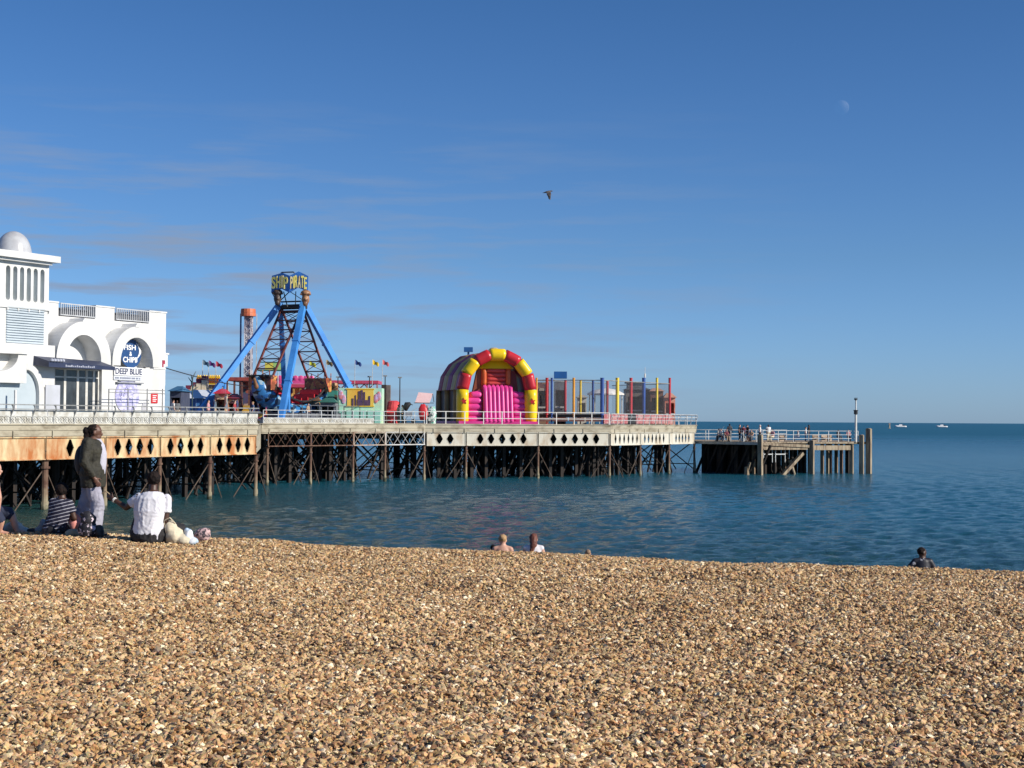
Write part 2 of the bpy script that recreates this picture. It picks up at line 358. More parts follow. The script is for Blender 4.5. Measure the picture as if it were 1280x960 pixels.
# water is greener towards the shore: distance measured along the seaward normal
a1 = N(t, 'ShaderNodeMath', operation='MULTIPLY'); a1.inputs[1].default_value = 0.85; t.links.new(sx.outputs[0], a1.inputs[0])
a2 = N(t, 'ShaderNodeMath', operation='ADD'); t.links.new(a1.outputs[0], a2.inputs[0]); t.links.new(sx.outputs[1], a2.inputs[1])
sh = N(t, 'ShaderNodeMapRange'); sh.inputs[1].default_value = 50; sh.inputs[2].default_value = 105; t.links.new(a2.outputs[0], sh.inputs[0])
r = N(t, 'ShaderNodeValToRGB'); r.color_ramp.elements[0].color = (.026, .062, .048, 1); r.color_ramp.elements[1].color = (.012, .105, .155, 1)
t.links.new(sh.outputs[0], r.inputs[0])
pn = N(t, 'ShaderNodeTexNoise'); pn.inputs['Scale'].default_value = 0.03; pn.inputs['Detail'].default_value = 4
t.links.new(tcn.outputs['Object'], pn.inputs[0])
mx = N(t, 'ShaderNodeMix', data_type='RGBA', blend_type='OVERLAY'); mx.inputs[0].default_value = 0.35
t.links.new(r.outputs[0], mx.inputs[6]); t.links.new(pn.outputs[0], mx.inputs[7]); t.links.new(mx.outputs[2], b.inputs['Base Color'])
n1 = N(t, 'ShaderNodeTexNoise'); n1.inputs['Scale'].default_value = 3.2; n1.inputs['Detail'].default_value = 8; n1.inputs['Roughness'].default_value = 0.66
mpn = N(t, 'ShaderNodeMapping'); mpn.inputs['Scale'].default_value = (0.85, 1.15, 1); t.links.new(tcn.outputs['Object'], mpn.inputs[0]); t.links.new(mpn.outputs[0], n1.inputs[0])
bp = N(t, 'ShaderNodeBump'); bp.inputs['Distance'].default_value = 0.22; bp.inputs['Strength'].default_value = 1
t.links.new(n1.outputs[0], bp.inputs['Height'])
rd_ = N(t, 'ShaderNodeMapRange'); rd_.inputs[1].default_value = 90; rd_.inputs[2].default_value = 700; rd_.inputs[3].default_value = .09; rd_.inputs[4].default_value = .38; t.links.new(sx.outputs[1], rd_.inputs[0]); t.links.new(rd_.outputs[0], b.inputs['Roughness'])
t.links.new(bp.outputs[0], b.inputs['Normal'])
o = grid_mesh('sea', gx, gy, gz, wm); o['kind'] = 'structure'

# ------------------------------------------------------------------ common materials
cream = M('cream_paint', (.74, .70, .58), (.50, .43, .31), 1.1, .6, stretch=(1, 1, .5))
whitep = M('white_paint', (.74, .73, .69), (.60, .58, .52), 2, .5)
render_w = M('white_render', (.70, .70, .69), (.60, .595, .57), .9, .7, .004, 20)
greyw = M('grey_white_iron', (.60, .62, .62), (.40, .41, .40), 3, .5)
rusty = M('rusty_cream_steel', (.66, .54, .31), (.42, .135, .03), 0.9, .7, .01, 8, stretch=(1, 1, .35), lo=.40, hi=.64)
rust2 = M('weathered_cream_steel', (.56, .53, .44), (.34, .24, .14), 1.1, .7, .01, 8, stretch=(1, 1, .4), lo=.48, hi=.72)
rust = M('rust_steel', (.085, .034, .022), (.18, .11, .07), 1.7, .8, .01, 12, stretch=(2, 2, .6), lo=.38, hi=.62)
def tide(name, src):
    m = src.copy(); m.name = name; t = m.node_tree; b = t.nodes['Principled BSDF']; ln = b.inputs['Base Color'].links[0].from_socket
    g = N(t, 'ShaderNodeNewGeometry'); sp = N(t, 'ShaderNodeSeparateXYZ'); t.links.new(g.outputs['Position'], sp.inputs[0])
    nn = N(t, 'ShaderNodeTexNoise'); nn.inputs['Scale'].default_value = 3; t.links.new(g.outputs['Position'], nn.inputs[0])
    ad = N(t, 'ShaderNodeMath', operation='MULTIPLY_ADD'); ad.inputs[1].default_value = 1.2; t.links.new(nn.outputs[0], ad.inputs[0]); t.links.new(sp.outputs[2], ad.inputs[2])
    r = N(t, 'ShaderNodeValToRGB'); mr = N(t, 'ShaderNodeMapRange'); mr.inputs[1].default_value = 0; mr.inputs[2].default_value = 3.6; t.links.new(ad.outputs[0], mr.inputs[0]); t.links.new(mr.outputs[0], r.inputs[0])
    e = r.color_ramp.elements; e[0].position = .0; e[0].color = (.03, .04, .025, 1); e[1].position = 1; e[1].color = (.2, .2, .2, 0)
    for p, c in ((.17, (.05, .055, .03, 1)), (.24, (.30, .26, .17, 1)), (.42, (.26, .19, .12, 1)), (.6, (.2, .12, .08, 0))): q = e.new(p); q.color = c
    mx = N(t, 'ShaderNodeMix', data_type='RGBA'); t.links.new(r.outputs['Alpha'], mx.inputs[0]); t.links.new(ln, mx.inputs[6]); t.links.new(r.outputs[0], mx.inputs[7]); t.links.new(mx.outputs[2], b.inputs['Base Color'])
    return m
rust_t = tide('rust_steel_tide', rust)
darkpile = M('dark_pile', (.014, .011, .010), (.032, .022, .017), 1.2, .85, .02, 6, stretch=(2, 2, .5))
concrete = M('pier_concrete', (.43, .385, .285), (.20, .165, .11), 1.1, .85, .01, 10, lo=.46, hi=.70, stretch=(.7, .7, 2))
timber = M('weathered_timber', (.28, .20, .13), (.13, .085, .055), 1.6, .85, .015, 9, stretch=(2.5, 2.5, .35))
timber_l = M('pale_timber', (.38, .31, .21), (.17, .12, .08), 1.6, .85, .015, 9, stretch=(2.5, 2.5, .35))
greyrail = M('grey_rail', (.30, .31, .31), (.20, .20, .19), 3, .45)
glass = M('dark_glass', (.03, .035, .04), (.06, .07, .08), 1, .08)
black = M('black_paint', (.018, .018, .02), (.035, .033, .03), 3, .5)
blue = M('ride_blue', (.045, .22, .62), (.03, .15, .46), 1, .3)
dblue = M('deep_blue', (.02, .06, .24), (.015, .04, .16), 1, .4)
red = M('bright_red', (.62, .035, .04), (.48, .02, .03), 1.2, .4)
yellow = M('bright_yellow', (.86, .55, .02), (.78, .46, .015), 1.2, .4)
orange = M('orange_paint', (.72, .20, .03), (.55, .13, .03), 1.2, .45)
skin_d = M('dark_skin', (.075, .035, .022), (.055, .026, .017), 6, .5)
skin_l = M('light_skin', (.62, .36, .26), (.52, .28, .20), 6, .5)
hair_d = M('black_hair', (.010, .008, .008), (.022, .014, .012), 18, .8, .010, 50, spec=.15)
white_c = M('white_cotton', (.78, .77, .80), (.68, .67, .72), 4, .85, .012, 7)

# ------------------------------------------------------------------ the pier
DECK = 4.80
A0 = (-37.5, 64.8); A1 = (-17.1, 102.0); B0 = (-19.3, 117.0); B1 = (-7.5, 131.2); C1 = (8.95, 138.6); D1 = (18.6, 153.6)
pier = thing('pier', (-12, 125, 0), 'long seaside pleasure pier on rusty iron piles carrying the funfair', 'pier')
far = [(6, 176), (-30, 168), (-58, 140), (-74, 90)]
outline = [A0, A1, B0, B1, C1, D1] + far
MB().prism(outline, 4.02, DECK).build('deck', concrete, pier)
surf = MB().prism([(x+(.12 if i < 6 else 0), y+.12) for i, (x, y) in enumerate(outline)], DECK+.004, DECK+.03)
surf.build('decking', M('deck_boards', (.30, .26, .21), (.22, .18, .14), 2, .8), pier)
segs = {'A': (A0, A1), 'B': (B0, B1), 'C': (B1, C1), 'D': (C1, D1)}
def seg_t(px, p0, p1):                    # distance along a deck edge at which a pixel column meets it
    F = frame(p0, p1); return hit(px, 540, F)[0]
bents = {'A': [dist(A0, A1)*i/9 for i in range(10)]}
for k, pxs in (('B', (335, 389, 442, 482, 531)), ('C', (531, 583, 673, 763)), ('D', (763, 801, 837, 868.5))):
    p0, p1 = segs[k]; L_ = dist(p0, p1); v = [min(max(seg_t(p, p0, p1), 0.1), L_) for p in pxs]; v[0] = max(v[0], .15); bents[k] = v
# fascia and its ledge on each edge
for k, (p0, p1) in segs.items():
    F = frame(p0, p1); L_ = dist(p0, p1)
    f = MB(F); f.ext((0, -.16, DECK-.05), (L_+.05, -.01, DECK+.03)); f.ext((0, -.09, 4.45), (L_+.03, -.01, DECK-.05)); f.ext((0, -.05, 4.12), (L_, -.01, 4.43))
    for u in np.arange(.8, L_, 2.9): f.ext((u-.04, -.12, 4.06), (u+.04, -.10, 4.44))
    f.build('fascia', concrete, pier)
MB(frame(A1, B0)).ext((0, .0, 2.9), (dist(A1, B0), .12, 4.75)).build('fascia', concrete, pier)
# girders
def hexhole(cx, cz, wd, ht):
    a = ht*.10
    return [(cx-wd/2, cz), (cx-wd*.12, cz-ht/2), (cx+wd*.12, cz-ht/2), (cx+wd/2, cz), (cx+wd*.12, cz+ht/2), (cx-wd*.12, cz+ht/2)]
def girder(F, u0, u1, z0, z1, holes, hw, hh, m):
    g = MB(F); out_ = [(u0+.04, z0), (u1-.04, z0), (u1-.04, z1), (u0+.04, z1)]
    g.plate([out_]+[hexhole(c, (z0+z1)/2, hw, hh) for c in holes], .05, .09)
    g.ext((u0+.03, -.05, z0-.03), (u1-.03, .2, z0+.03)); g.ext((u0+.03, -.05, z1-.03), (u1-.03, .2, z1+.03))
    for u in (u0+.05, u1-.09): g.ext((u, 0.0, z0+.032), (u+.04, .048, z1-.032))
    for c in holes:
        h = hexhole(c, (z0+z1)/2, hw+.05, hh+.05); i = hexhole(c, (z0+z1)/2, hw, hh)
        for a in range(6):
            b_ = (a+1) % 6; g.bar((h[a][0], .04, h[a][1]), (h[b_][0], .04, h[b_][1]), .02, .03)
    for u in np.arange(u0+.3, u1-.2, .33): g.ball((u, .045, z0+.09), .014, 5); g.ball((u, .045, z1-.09), .014, 5)
    return g.build('girder_panel', m, pier)
F = frame(A0, A1); bt = bents['A']
for i in range(9):
    u0, u1 = bt[i], bt[i+1]; wd = u1-u0
    fr = {4: (), 5: (.38, .72), 6: (.28, .52, .76), 7: (.2, .4, .6, .8), 8: (.2, .4, .6, .8)}.get(i, ())
    if i == 5: fr = (.40, .62)
    if i == 6: fr = (.22, .42, .62, .82)
    girder(F, u0, u1, 2.82, 4.05, [u0+wd*q for q in fr], .60, .96, rusty)
F = frame(B0, B1); bt = [0]+bents['B']
def lattice(F, u0, u1, z0, z1, n, m, r=.035):
    g = MB(F); st = (u1-u0)/n
    g.ext((u0, -.05, z0-.04), (u1, .1, z0+.04)); g.ext((u0, -.05, z1-.04), (u1, .1, z1+.04))
    for i in range(n):
        a = u0+i*st; g.bar((a, .0, z0), (a+st, .0, z1), .07, .02); g.bar((a, .05, z1), (a+st, .05, z0), .07, .02)
    for u in (u0+.04, u1-.04): g.ext((u-.04, -.02, z0), (u+.04, .07, z1))
    return g.build('girder_panel', m, pier)
lattice(F, bt[1], bt[2], 3.05, 4.12, 5, rust); lattice(F, bt[2], bt[3], 3.05, 4.12, 5, rust)
lattice(F, bt[3], bt[4], 3.05, 4.12, 4, M('pale_rust_steel', (.50, .42, .34), (.32, .2, .14), 1.5, .8)); lattice(F, bt[4], bt[5], 3.05, 4.12, 5, M('grey_steel', (.62, .62, .60), (.48, .46, .42), 1, .6))
for sgm, hol in (('C', ((549.5, 563), (600.5, 614, 628, 641, 654.5), (692, 705.5, 719, 732, 745.5))),
                 ('D', (tuple(770+5.35*i for i in range(6)), tuple(806.5+4.7*i for i in range(6)), tuple(845.5+4*i for i in range(5))))):
    p0, p1 = segs[sgm]; F = frame(p0, p1); bt = bents[sgm]
    for i in range(3):
        girder(F, bt[i], bt[i+1], 2.95, 4.10, [hit(p, 548, F)[0] for p in hol[i]], .64 if sgm == 'C' else .36, .84, rust2 if sgm == 'C' else M('cream_girder_steel', (.62, .59, .50), (.46, .38, .26), 1.3, .65, .006, 8, stretch=(1, 1, .4), lo=.48, hi=.74))
# piles: front row with flared feet, inner rows dark
count = 0; extra = MB(); bext = MB()
for k, (p0, p1) in segs.items():
    F = frame(p0, p1); bt = bents[k]
    us = bt if k in 'AB' else bt[1:]
    for j, u in enumerate(us):
        zt = 2.80 if k == 'A' else 2.95
        p = MB(F); rr_ = (.19 if j <= 5 else .125) if k == 'A' else .105
        p.cyl((u, .05, -3.5), (u, .05, zt), rr_, n=10); p.cyl((u, .05, -.6), (u, .05, .45), rr_*1.35, rr_*1.25, 10); p.cyl((u, .05, zt-.5), (u, .05, zt-.38), rr_*1.5, n=10)
        p.cyl((u, .05, zt-.1), (u, .05, zt), rr_*1.1, rr_*1.8, 10)
        p.build('pile', rust_t, pier, smooth=False); count += 1
        g = MB(F)                         # raking struts either side, seen in front
        wd = 4.1 if k == 'A' else (3.2 if k == 'B' else (3.9 if k == 'C' else 3.2))
        for sg in (-1, 1):
            g.cyl((u, .05, zt-.42), (u+sg*wd*.47, .05+.5, -.25), .036, n=6)
        g.build('bracing', M('strut_steel', (.15, .11, .08), (.07, .04, .028), 1.5, .8), pier)
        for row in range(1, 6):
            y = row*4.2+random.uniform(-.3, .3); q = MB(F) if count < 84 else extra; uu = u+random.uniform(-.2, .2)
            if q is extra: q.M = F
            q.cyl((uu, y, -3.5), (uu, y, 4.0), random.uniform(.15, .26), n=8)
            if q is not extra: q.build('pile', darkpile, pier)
            count += 1
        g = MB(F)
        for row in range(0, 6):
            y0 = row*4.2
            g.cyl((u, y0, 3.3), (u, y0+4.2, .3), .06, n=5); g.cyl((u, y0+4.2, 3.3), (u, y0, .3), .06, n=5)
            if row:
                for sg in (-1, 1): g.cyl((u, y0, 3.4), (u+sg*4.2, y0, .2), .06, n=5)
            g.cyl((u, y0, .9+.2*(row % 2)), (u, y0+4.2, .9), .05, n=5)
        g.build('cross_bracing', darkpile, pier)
# older timber trestles between the bents
for k, (p0, p1) in segs.items():
    F = frame(p0, p1); L_ = dist(p0, p1); extra.M = F
    for u in np.arange(1.2, L_, 1.5 if k != 'A' else 2.1):
        for y in (3.0, 6.5, 10.5, 15):
            if random.random() < .80:
                a = u+random.uniform(-.3, .3); extra.box((a, y, .4), (.28, .28, 7.2)); extra.bar((a-1.4, y+.2, .1), (a+.4, y+.2, 3.9), .14)
                if random.random() < .6: extra.bar((a+1.6, y+.3, .0), (a-.6, y+.3, 3.9), .12)
    extra.ext((0, 8, 3.45), (L_, 8.3, 4.0)); extra.ext((0, 15, 3.4), (L_, 15.3, 4.0))
    for u in np.arange(.5, L_, 2.1): extra.ext((u, .2, 3.55), (u+.2, 18, 4.0))
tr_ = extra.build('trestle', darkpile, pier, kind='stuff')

# railings
FA = frame(A0, A1); LA = dist(A0, A1)
def scroll_panel(mb, u0, u1, z0, z1, y=0.0):      # cast panel of repeated crosses and rings
    mb.ext((u0, y-.02, z0), (u1, y+.02, z0+.04)); mb.ext((u0, y-.02, z1-.04), (u1, y+.02, z1)); n = max(1, round((u1-u0)/.4)); s_ = (u1-u0)/n
    for i in range(n):
        a = u0+i*s_; zc = (z0+z1)/2; h = (z1-z0)/2-.03
        mb.bar((a, y, zc-h), (a+s_, y, zc+h), .045, .035); mb.bar((a, y, zc+h), (a+s_, y, zc-h), .045, .035)
        pts_ = [(a+s_/2+.13*math.cos(q), y, zc+.13*math.sin(q)) for q in np.linspace(0, 2*math.pi, 9)]
        for p, q in zip(pts_, pts_[1:]): mb.bar(p, q, .035, .03)
nA = 26; sA = LA/nA
for blk in range(9):
    g = MB(FA); pan = MB(FA); u0 = LA*blk/9; u1 = LA*(blk+1)/9
    g.ext((u0, -.20, DECK+1.04), (u1, -.13, DECK+1.10)); g.ext((u0, -.30, DECK+.80), (u1, -.25, DECK+.85))
    scroll_panel(pan, u0, u1, DECK+.03, DECK+.46, -.06)
    pan.ext((u0, -.03, DECK+.03), (u1, -.01, DECK+.44))
    pan.plate([[(u0+.03, DECK+.47), (u1-.03, DECK+.47), (u1-.03, DECK+.78), (u0+.03, DECK+.78)]], -.10, -.07)
    pan.build('railing_panel', M('railing_cast', (.64, .64, .60), (.44, .42, .36), 2.2, .55, .006, 14), pier)
    for i in range(3):
        u = u0+(i+.3)*(u1-u0)/3
        pp = [(u, -.05, DECK+.02), (u, -.06, DECK+.45), (u, -.16, DECK+.62), (u, -.29, DECK+.82), (u, -.26, DECK+.98), (u, -.16, DECK+1.07)]
        bars = MB(FA)
        for a, b_ in zip(pp, pp[1:]): bars.bar(a, b_, .06, .07)
        bars.build('baluster', greyrail, pier)
    g.build('railing', greyrail, pier)
def open_rail(sgm, u0, u1, step, rails, m, pr=.03, panel=False, curved=False):
    p0, p1 = segs[sgm]; F = frame(p0, p1); g = MB(F); n = max(1, round((u1-u0)/step)); s_ = (u1-u0)/n
    for i in range(n+1):
        u = u0+i*s_
        if curved:
            pp = [(u, -.04, DECK), (u, -.06, DECK+.5), (u, -.2, DECK+.85), (u, -.12, DECK+1.03)]
            for a, b_ in zip(pp, pp[1:]): g.bar(a, b_, pr*1.6)
        else: g.bar((u, -.03, DECK), (u, -.03, DECK+rails[-1]), pr*2)
    for z in rails: g.cyl((u0, -.04 if not curved else -.14, DECK+z), (u1, -.04 if not curved else -.14, DECK+z), pr, n=6)
    g.build('railing', m, pier)
    if panel: q = MB(F); scroll_panel(q, u0, u1, DECK+.04, DECK+.42, -.07); q.ext((u0, -.04, DECK+.05), (u1, -.02, DECK+.40)); q.build('railing_panel', M('railing_cast_open', (.66, .65, .60), (.45, .42, .35), 2.2, .6), pier)
LB = dist(B0, B1)
open_rail('B', 0.2, LB*.34, 1.5, (.45, .7, 1.05), greyw, .028, True)
open_rail('B', LB*.34, LB*.66, 1.2, (.45, .7, 1.05), greyw, .026, True)
open_rail('B', LB*.66, LB-.1, 1.2, (.3, .7, 1.05), greyw, .026)
open_rail('C', 0.15, dist(B1, C1)-.1, 1.73, (.52, 1.10), whitep, .035)
open_rail('D', 0.0, dist(C1, D1), 1.25, (.42, .75, 1.03), greyw, .03, curved=True)
g = MB(frame(D1, far[0])); g.cyl((0, 0, DECK+1), (20, 0, DECK+1), .03); g.cyl((0, 0, DECK+.5), (20, 0, DECK+.5), .03)
for u in np.arange(0, 20, 1.5): g.bar((u, 0, DECK), (u, 0, DECK+1), .05)
g.build('railing', greyw, pier)

# ------------------------------------------------------------------ timber landing stage at the pier head
S0 = tuple(ground(866, 154.5, 0)[:2]); S1 = tuple(ground(948, 148.5, 0)[:2]); S2 = tuple(ground(1083, 154.5, 0)[:2])
SZ = 3.20
st = thing('landing_stage', ((S1[0]+S2[0])/2, 158, 0), 'low timber landing stage on weathered posts beyond the pier end', 'jetty')
back = [(S2[0]+.2, S2[1]+13), (S1[0]-1, S1[1]+17), (S0[0]-1.5, S0[1]+12)]
MB().prism([S0, S1, S2]+back, SZ-.22, SZ).build('deck', timber_l, st)
F1 = frame(S0, S1); L1 = dist(S0, S1); F2 = frame(S1, S2); L2 = dist(S1, S2)
MB(F1).ext((0, -.12, SZ-.28), (L1, -.01, SZ-.02)).build('edge_beam', M('concrete_edge', (.5, .5, .46), (.36, .35, .3), 2, .8), st)
g = MB(F2); b1 = hit(1012, 560, F2)[0]
g.ext((.3, -.16, SZ-.75), (b1-.3, -.01, SZ-.42)); g.bar((.2, -.22, SZ-.18), (b1-.2, -.22, SZ-.42), .14, .26)
g.ext((.3, -.14, SZ-.10), (b1+.2, -.01, SZ+.02)); g.ext((b1+.2, -.10, SZ-.16), (L2-1.2, -.01, SZ)); g.ext((b1+.35, -.22, SZ-.80), (L2-2.2, -.01, SZ-.34))
g.build('edge_beam', timber_l, st)
pf = lambda px: hit(px, 575, F2)[0]
for px, zt, wd in ((948, 3.9, .42), (1012.5, SZ+.15, .40), (1074.5, 3.9, .42), (1083.5, 4.55, .50)):
    p = MB(F2); u = pf(px); wob = random.uniform(-.06, .06)
    p.box((u, -.30, (zt-3)/2), (wd, wd, zt+3), rz=R(34+random.uniform(-5, 5))); p.cyl((u, -.3, zt), (u, -.3, zt+.05), wd*.5, wd*.4, 8)
    p.build('post', timber_l, st)
for px, y, wd, m in ((1023, 1.5, .22, timber), (1034, .8, .30, timber), (1044, 1.2, .26, timber_l), (1052, 1.8, .3, rust), (1056.5, .6, .28, rust), (1066, .2, .36, timber_l), (1069, 3, .3, timber), (1000, 2.5, .3, timber), (987, 3.2, .3, darkpile), (971, 3.0, .36, darkpile), (960, 2.4, .28, timber), (1079, 2.5, .35, darkpile)):
    p = MB(F2); p.box((pf(px), y, .1), (wd, wd, 6.0), rz=R(34)); p.build('post', m, st)
g = MB(F2); g.bar((pf(977), -.1, -.1), (pf(1004), .1, SZ-1.1), .34, .30); g.build('brace', timber_l, st)
g = MB(F2); g.bar((pf(1000), .9, -.3), (pf(994), .9, 1.4), .3); g.build('brace', timber_l, st)
g = MB(F2)
for a, b_ in ((957, 968), (972, 984)):            # low access platforms under the deck edge
    g.ext((pf(a), .3, 1.95), (pf(b_), 1.4, 2.05))
    for q in (a, b_): g.bar((pf(q), .35, 1.2), (pf(q), .35, 2.6), .06)
    g.bar((pf(a), .35, 2.45), (pf(b_), .35, 2.45), .05)
g.build('access_platform', greyw, st)
g = MB(F1)
for u in np.arange(.6, L1, .62):
    for y in (.9, 3.0, 6.0, 9.0):
        if random.random() < .62: g.box((u+random.uniform(-.2, .2), y, .0), (.30, .30, 6))
for u in np.arange(0, L1, 1.3): g.bar((u, .6, 0), (u+1.5, .6, 2.9), .2); g.bar((u+1.3, 4.6, 0), (u, 4.6, 2.9), .2)
g.M = F2
for u in np.arange(.5, L2*.5, .9):
    for y in (4.5, 7, 10): g.box((u+random.uniform(-.2, .2), y, 0), (.36, .36, 6))
for u in np.arange(L2*.5, L2, 1.7): g.box((u+random.uniform(-.2, .2), 8, 0), (.36, .36, 6))
g.build('pile_cluster', darkpile, st, kind='stuff')
g = MB(F1); p = MB(F1)
for px in (932,): p.box((L1-1.3, -.1, -.2), (.36, .36, 1.9)); p.bar((L1-1.3, -.1, .2), (L1-.9, -.1, 1.2), .2)
p.build('post', timber_l, st)
def stage_rail(F, u0, u1, y, step, zs):
    g = MB(F); n = round((u1-u0)/step)
    for i in range(n+1): u = u0+(u1-u0)*i/n; g.bar((u, y, SZ), (u, y, SZ+1.12), .06)
    for z in zs: g.cyl((u0, y, SZ+z), (u1, y, SZ+z), .028, n=6)
    g.build('railing', greyw, st)
stage_rail(F1, 0, L1-.3, .1, 1.45, (.6, 1.12)); stage_rail(F2, .6, L2*.46, .1, 1.6, (.35, .72, 1.12)); stage_rail(F2, L2*.46, L2-1.0, .1, 1.3, (.35, .72, 1.1))
stage_rail(F2, .6, L2-.6, 12.5, 2.2, (.35, .72, 1.1))
g = MB(F2)
for px, y in ((984, .8), (1026, .9), (1042, 1.5), (1052, 2)):
    u = pf(px); g.ext((u-.35, y, SZ+.05), (u+.35, y+.06, SZ+.75)); g.ext((u-.35, y-.3, SZ+.4), (u+.35, y, SZ+.46))
tag(g.build('bench', M('bench_wood', (.42, .34, .26), (.3, .22, .16), 2, .8)), 'row of weathered wooden bench seats behind the grey landing stage rail', 'bench')
# signal mast on the seaward corner
P = F2 @ Vector((pf(1068.5), -.15, 0))
ms = thing('signal_mast', (P.x, P.y, SZ), 'slim white navigation mast with a dark lamp box on the landing stage corner', 'mast')
MB().cyl((P.x, P.y, SZ), (P.x, P.y, 5.95), .12, n=10).build('pole', whitep, ms)
MB().cyl((P.x, P.y, 5.95), (P.x, P.y, 7.45), .075, n=8).build('pole', whitep, ms)
q = MB(); q.cyl((P.x, P.y, 6.0), (P.x, P.y, 6.38), .2, n=10); q.cyl((P.x, P.y, 6.38), (P.x, P.y, 6.44), .26, n=10); q.build('lamp_box', black, ms)
q = MB(); q.cyl((P.x, P.y, 7.45), (P.x, P.y, 7.6), .17, n=8); q.box((P.x, P.y, 7.65), (.3, .3, .04)); q.build('lamp', black, ms)

# ------------------------------------------------------------------ white pier building
d_ = Vector((A1[0]-A0[0], A1[1]-A0[1], 0)).normalized(); nin = Vector((-d_.y, d_.x, 0))
W0 = Vector((*A0, 0))+nin*2.6; W1 = Vector((*A1, 0))+nin*2.6
FW = frame(W0, W1)
def PW(px, py, y=0.0): return hit(px, py, FW @ Matrix.Translation((0, y, 0)))
U = lambda px, py=500, y=0.0: PW(px, py, y)[0]
Z = lambda px, py, y=0.0: PW(px, py, y)[1]
bld = thing('pavilion_building', tuple(FW @ Vector((U(120), 4, DECK))), 'white rendered pier pavilion with tower, dome and two big round arches', 'building')
YU = 1.25                                  # the upper wall stands back from the arch fronts
uR0, uR1 = U(206, 490, 0), U(207.5, 400, YU); uL = U(60, 400, YU)
zT = Z(180, 389, YU); z_par = Z(180, 404, YU)
n1 = (U(73, 395, YU), U(119, 395, YU)); n2 = (U(143, 400, YU), U(186, 400, YU))
zLow = Z(192, 461, 0)
def notch(u0, u1, z0): return [(u1, zT), (u1, z0), (u0, z0), (u0, zT)]
c1, r1, top1, o1 = U(105.5, 440), (U(127, 440)-U(84, 440))/2, Z(106, 418.5), Z(106, 402)
c2, r2, top2, o2 = U(171.5, 440), (U(191.5, 440)-U(151, 440))/2, Z(172, 422), Z(172, 408.5)
g = MB(FW); g.plate([[(uL, zLow-1), (uR1, zLow-1), (uR1, zT)] + notch(n2[0], n2[1], z_par) + notch(n1[0], n1[1], z_par) + [(uL, zT)]], YU, YU+.9)
for a, b_ in ((uL-.03, n1[0]), (n1[1], n2[0]), (n2[1], uR1+.05)): g.ext((a, YU-.05, zT+.002), (b_, YU+.95, zT+.09))
g.ext((uL, YU+.93, DECK), (uR1-.02, 9, zT-1.3))
g.ext((uR1+.002, YU+.4, Z(210, 458, YU)), (U(215.5, 450, YU), YU+2.0, Z(210, 443, YU))); g.ext((uR1+.002, YU+.35, Z(210, 442.9, YU)), (U(216.5, 450, YU), YU+2.05, Z(210, 441, YU)))
g.build('wall', render_w, bld)
gl0, gl1, glz = U(64, 490, .3), U(122.5, 490, .3), Z(100, 461, .3)
g = MB(FW)                                   # ground floor front, flush with the arch fronts
hw_ = [(gl0, DECK+.1), (gl0, glz), (gl1, glz), (gl1, DECK+.1)]
g.plate([[(uL-.6, DECK), (uR0, DECK), (uR0, zLow), (uL-.6, zLow)], hw_], 0, .34)
g.ext((uL-.6, .345, DECK), (gl0-.05, YU-.01, zLow-.01)); g.ext((gl1+.05, .345, DECK), (uR0, YU-.01, zLow-.01)); g.ext((gl0-.045, .345, glz+.02), (gl1+.045, YU-.01, zLow-.01))
g.ext((uL-.6, -.04, zLow-.02), (c1-r1-.9, .3, zLow+.10)); g.ext((c1+r1+.9, -.04, zLow-.02), (c2-r2-.7, .3, zLow+.10)); g.ext((c2+r2+.02, -.04, zLow-.02), (uR0+.04, .3, zLow+.09))
g.build('wall', render_w, bld)
def hood(cu, r, top, otop, z0, rightfill=None):
    wd = (otop-top); rise = min(top-z0, r*1.08); cz = top-rise; ow = wd*1.05
    ring = [(cu-r-ow, z0+.11), (cu-r, z0+.11)]+arc(cu, cz, r, 180, 0, 20, rise)+[(cu+r, z0+.11)]
    if rightfill: ring += [(rightfill, z0+.11), (rightfill, cz)]+arc(cu, cz, min(rightfill-cu, r+ow), 0, 90, 12, otop-cz)[1:-1]
    else: ring += [(cu+r+ow, z0+.11)]+arc(cu, cz, r+ow, 0, 90, 12, otop-cz)[:-1]
    ring += arc(cu, cz, r+ow, 90, 180, 14, otop-cz)
    g = MB(FW); g.plate([ring], 0, YU-.003); g.add([(cu-.22, .0, otop-.05), (cu+.22, .0, otop-.05), (cu, .0, otop+.22), (cu-.22, YU-.01, otop-.05), (cu+.22, YU-.01, otop-.05), (cu, YU-.01, otop+.22)], [(0, 1, 2), (3, 5, 4), (0, 3, 4, 1), (1, 4, 5, 2), (2, 5, 3, 0)])
    g.build('arch_hood', render_w, bld)
hood(c1, r1, top1, o1, zLow); hood(c2, r2, top2, o2, zLow)
for (a, b_) in (n1, n2):
    g = MB(FW); z0 = z_par; n_ = 17; zh = Z(100, 381.5, YU)-z0 if a == n1[0] else Z(165, 387.5, YU)-z0
    for i in range(n_+1): u = a+.1+(b_-a-.2)*i/n_; g.bar((u, YU-.1, z0+.1), (u, YU-.1, z0+zh), .045)
    g.ext((a+.05, YU-.13, z0+.06), (b_-.05, YU-.07, z0+.12)); g.ext((a+.05, YU-.13, z0+zh-.03), (b_-.05, YU-.07, z0+zh+.03))
    for i in range(9): y = YU+.1+i*.3; g.bar((b_-.08, y, z0+.1), (b_-.08, y, z0+zh), .04)
    g.ext((b_-.1, YU, z0+zh-.05), (b_-.05, YU+2.8, z0+zh+.02))
    g.build('roof_railing', M('galvanised', (.55, .56, .57), (.42, .43, .44), 2, .45), bld)
    g = MB(FW); g.ext((a+.05, YU+.5, z0-.3), (b_-.05, YU+.65, z0+zh*.72)); g.build('roof_screen', M('dark_screen', (.06, .065, .075), (.09, .09, .1), 2, .7), bld)
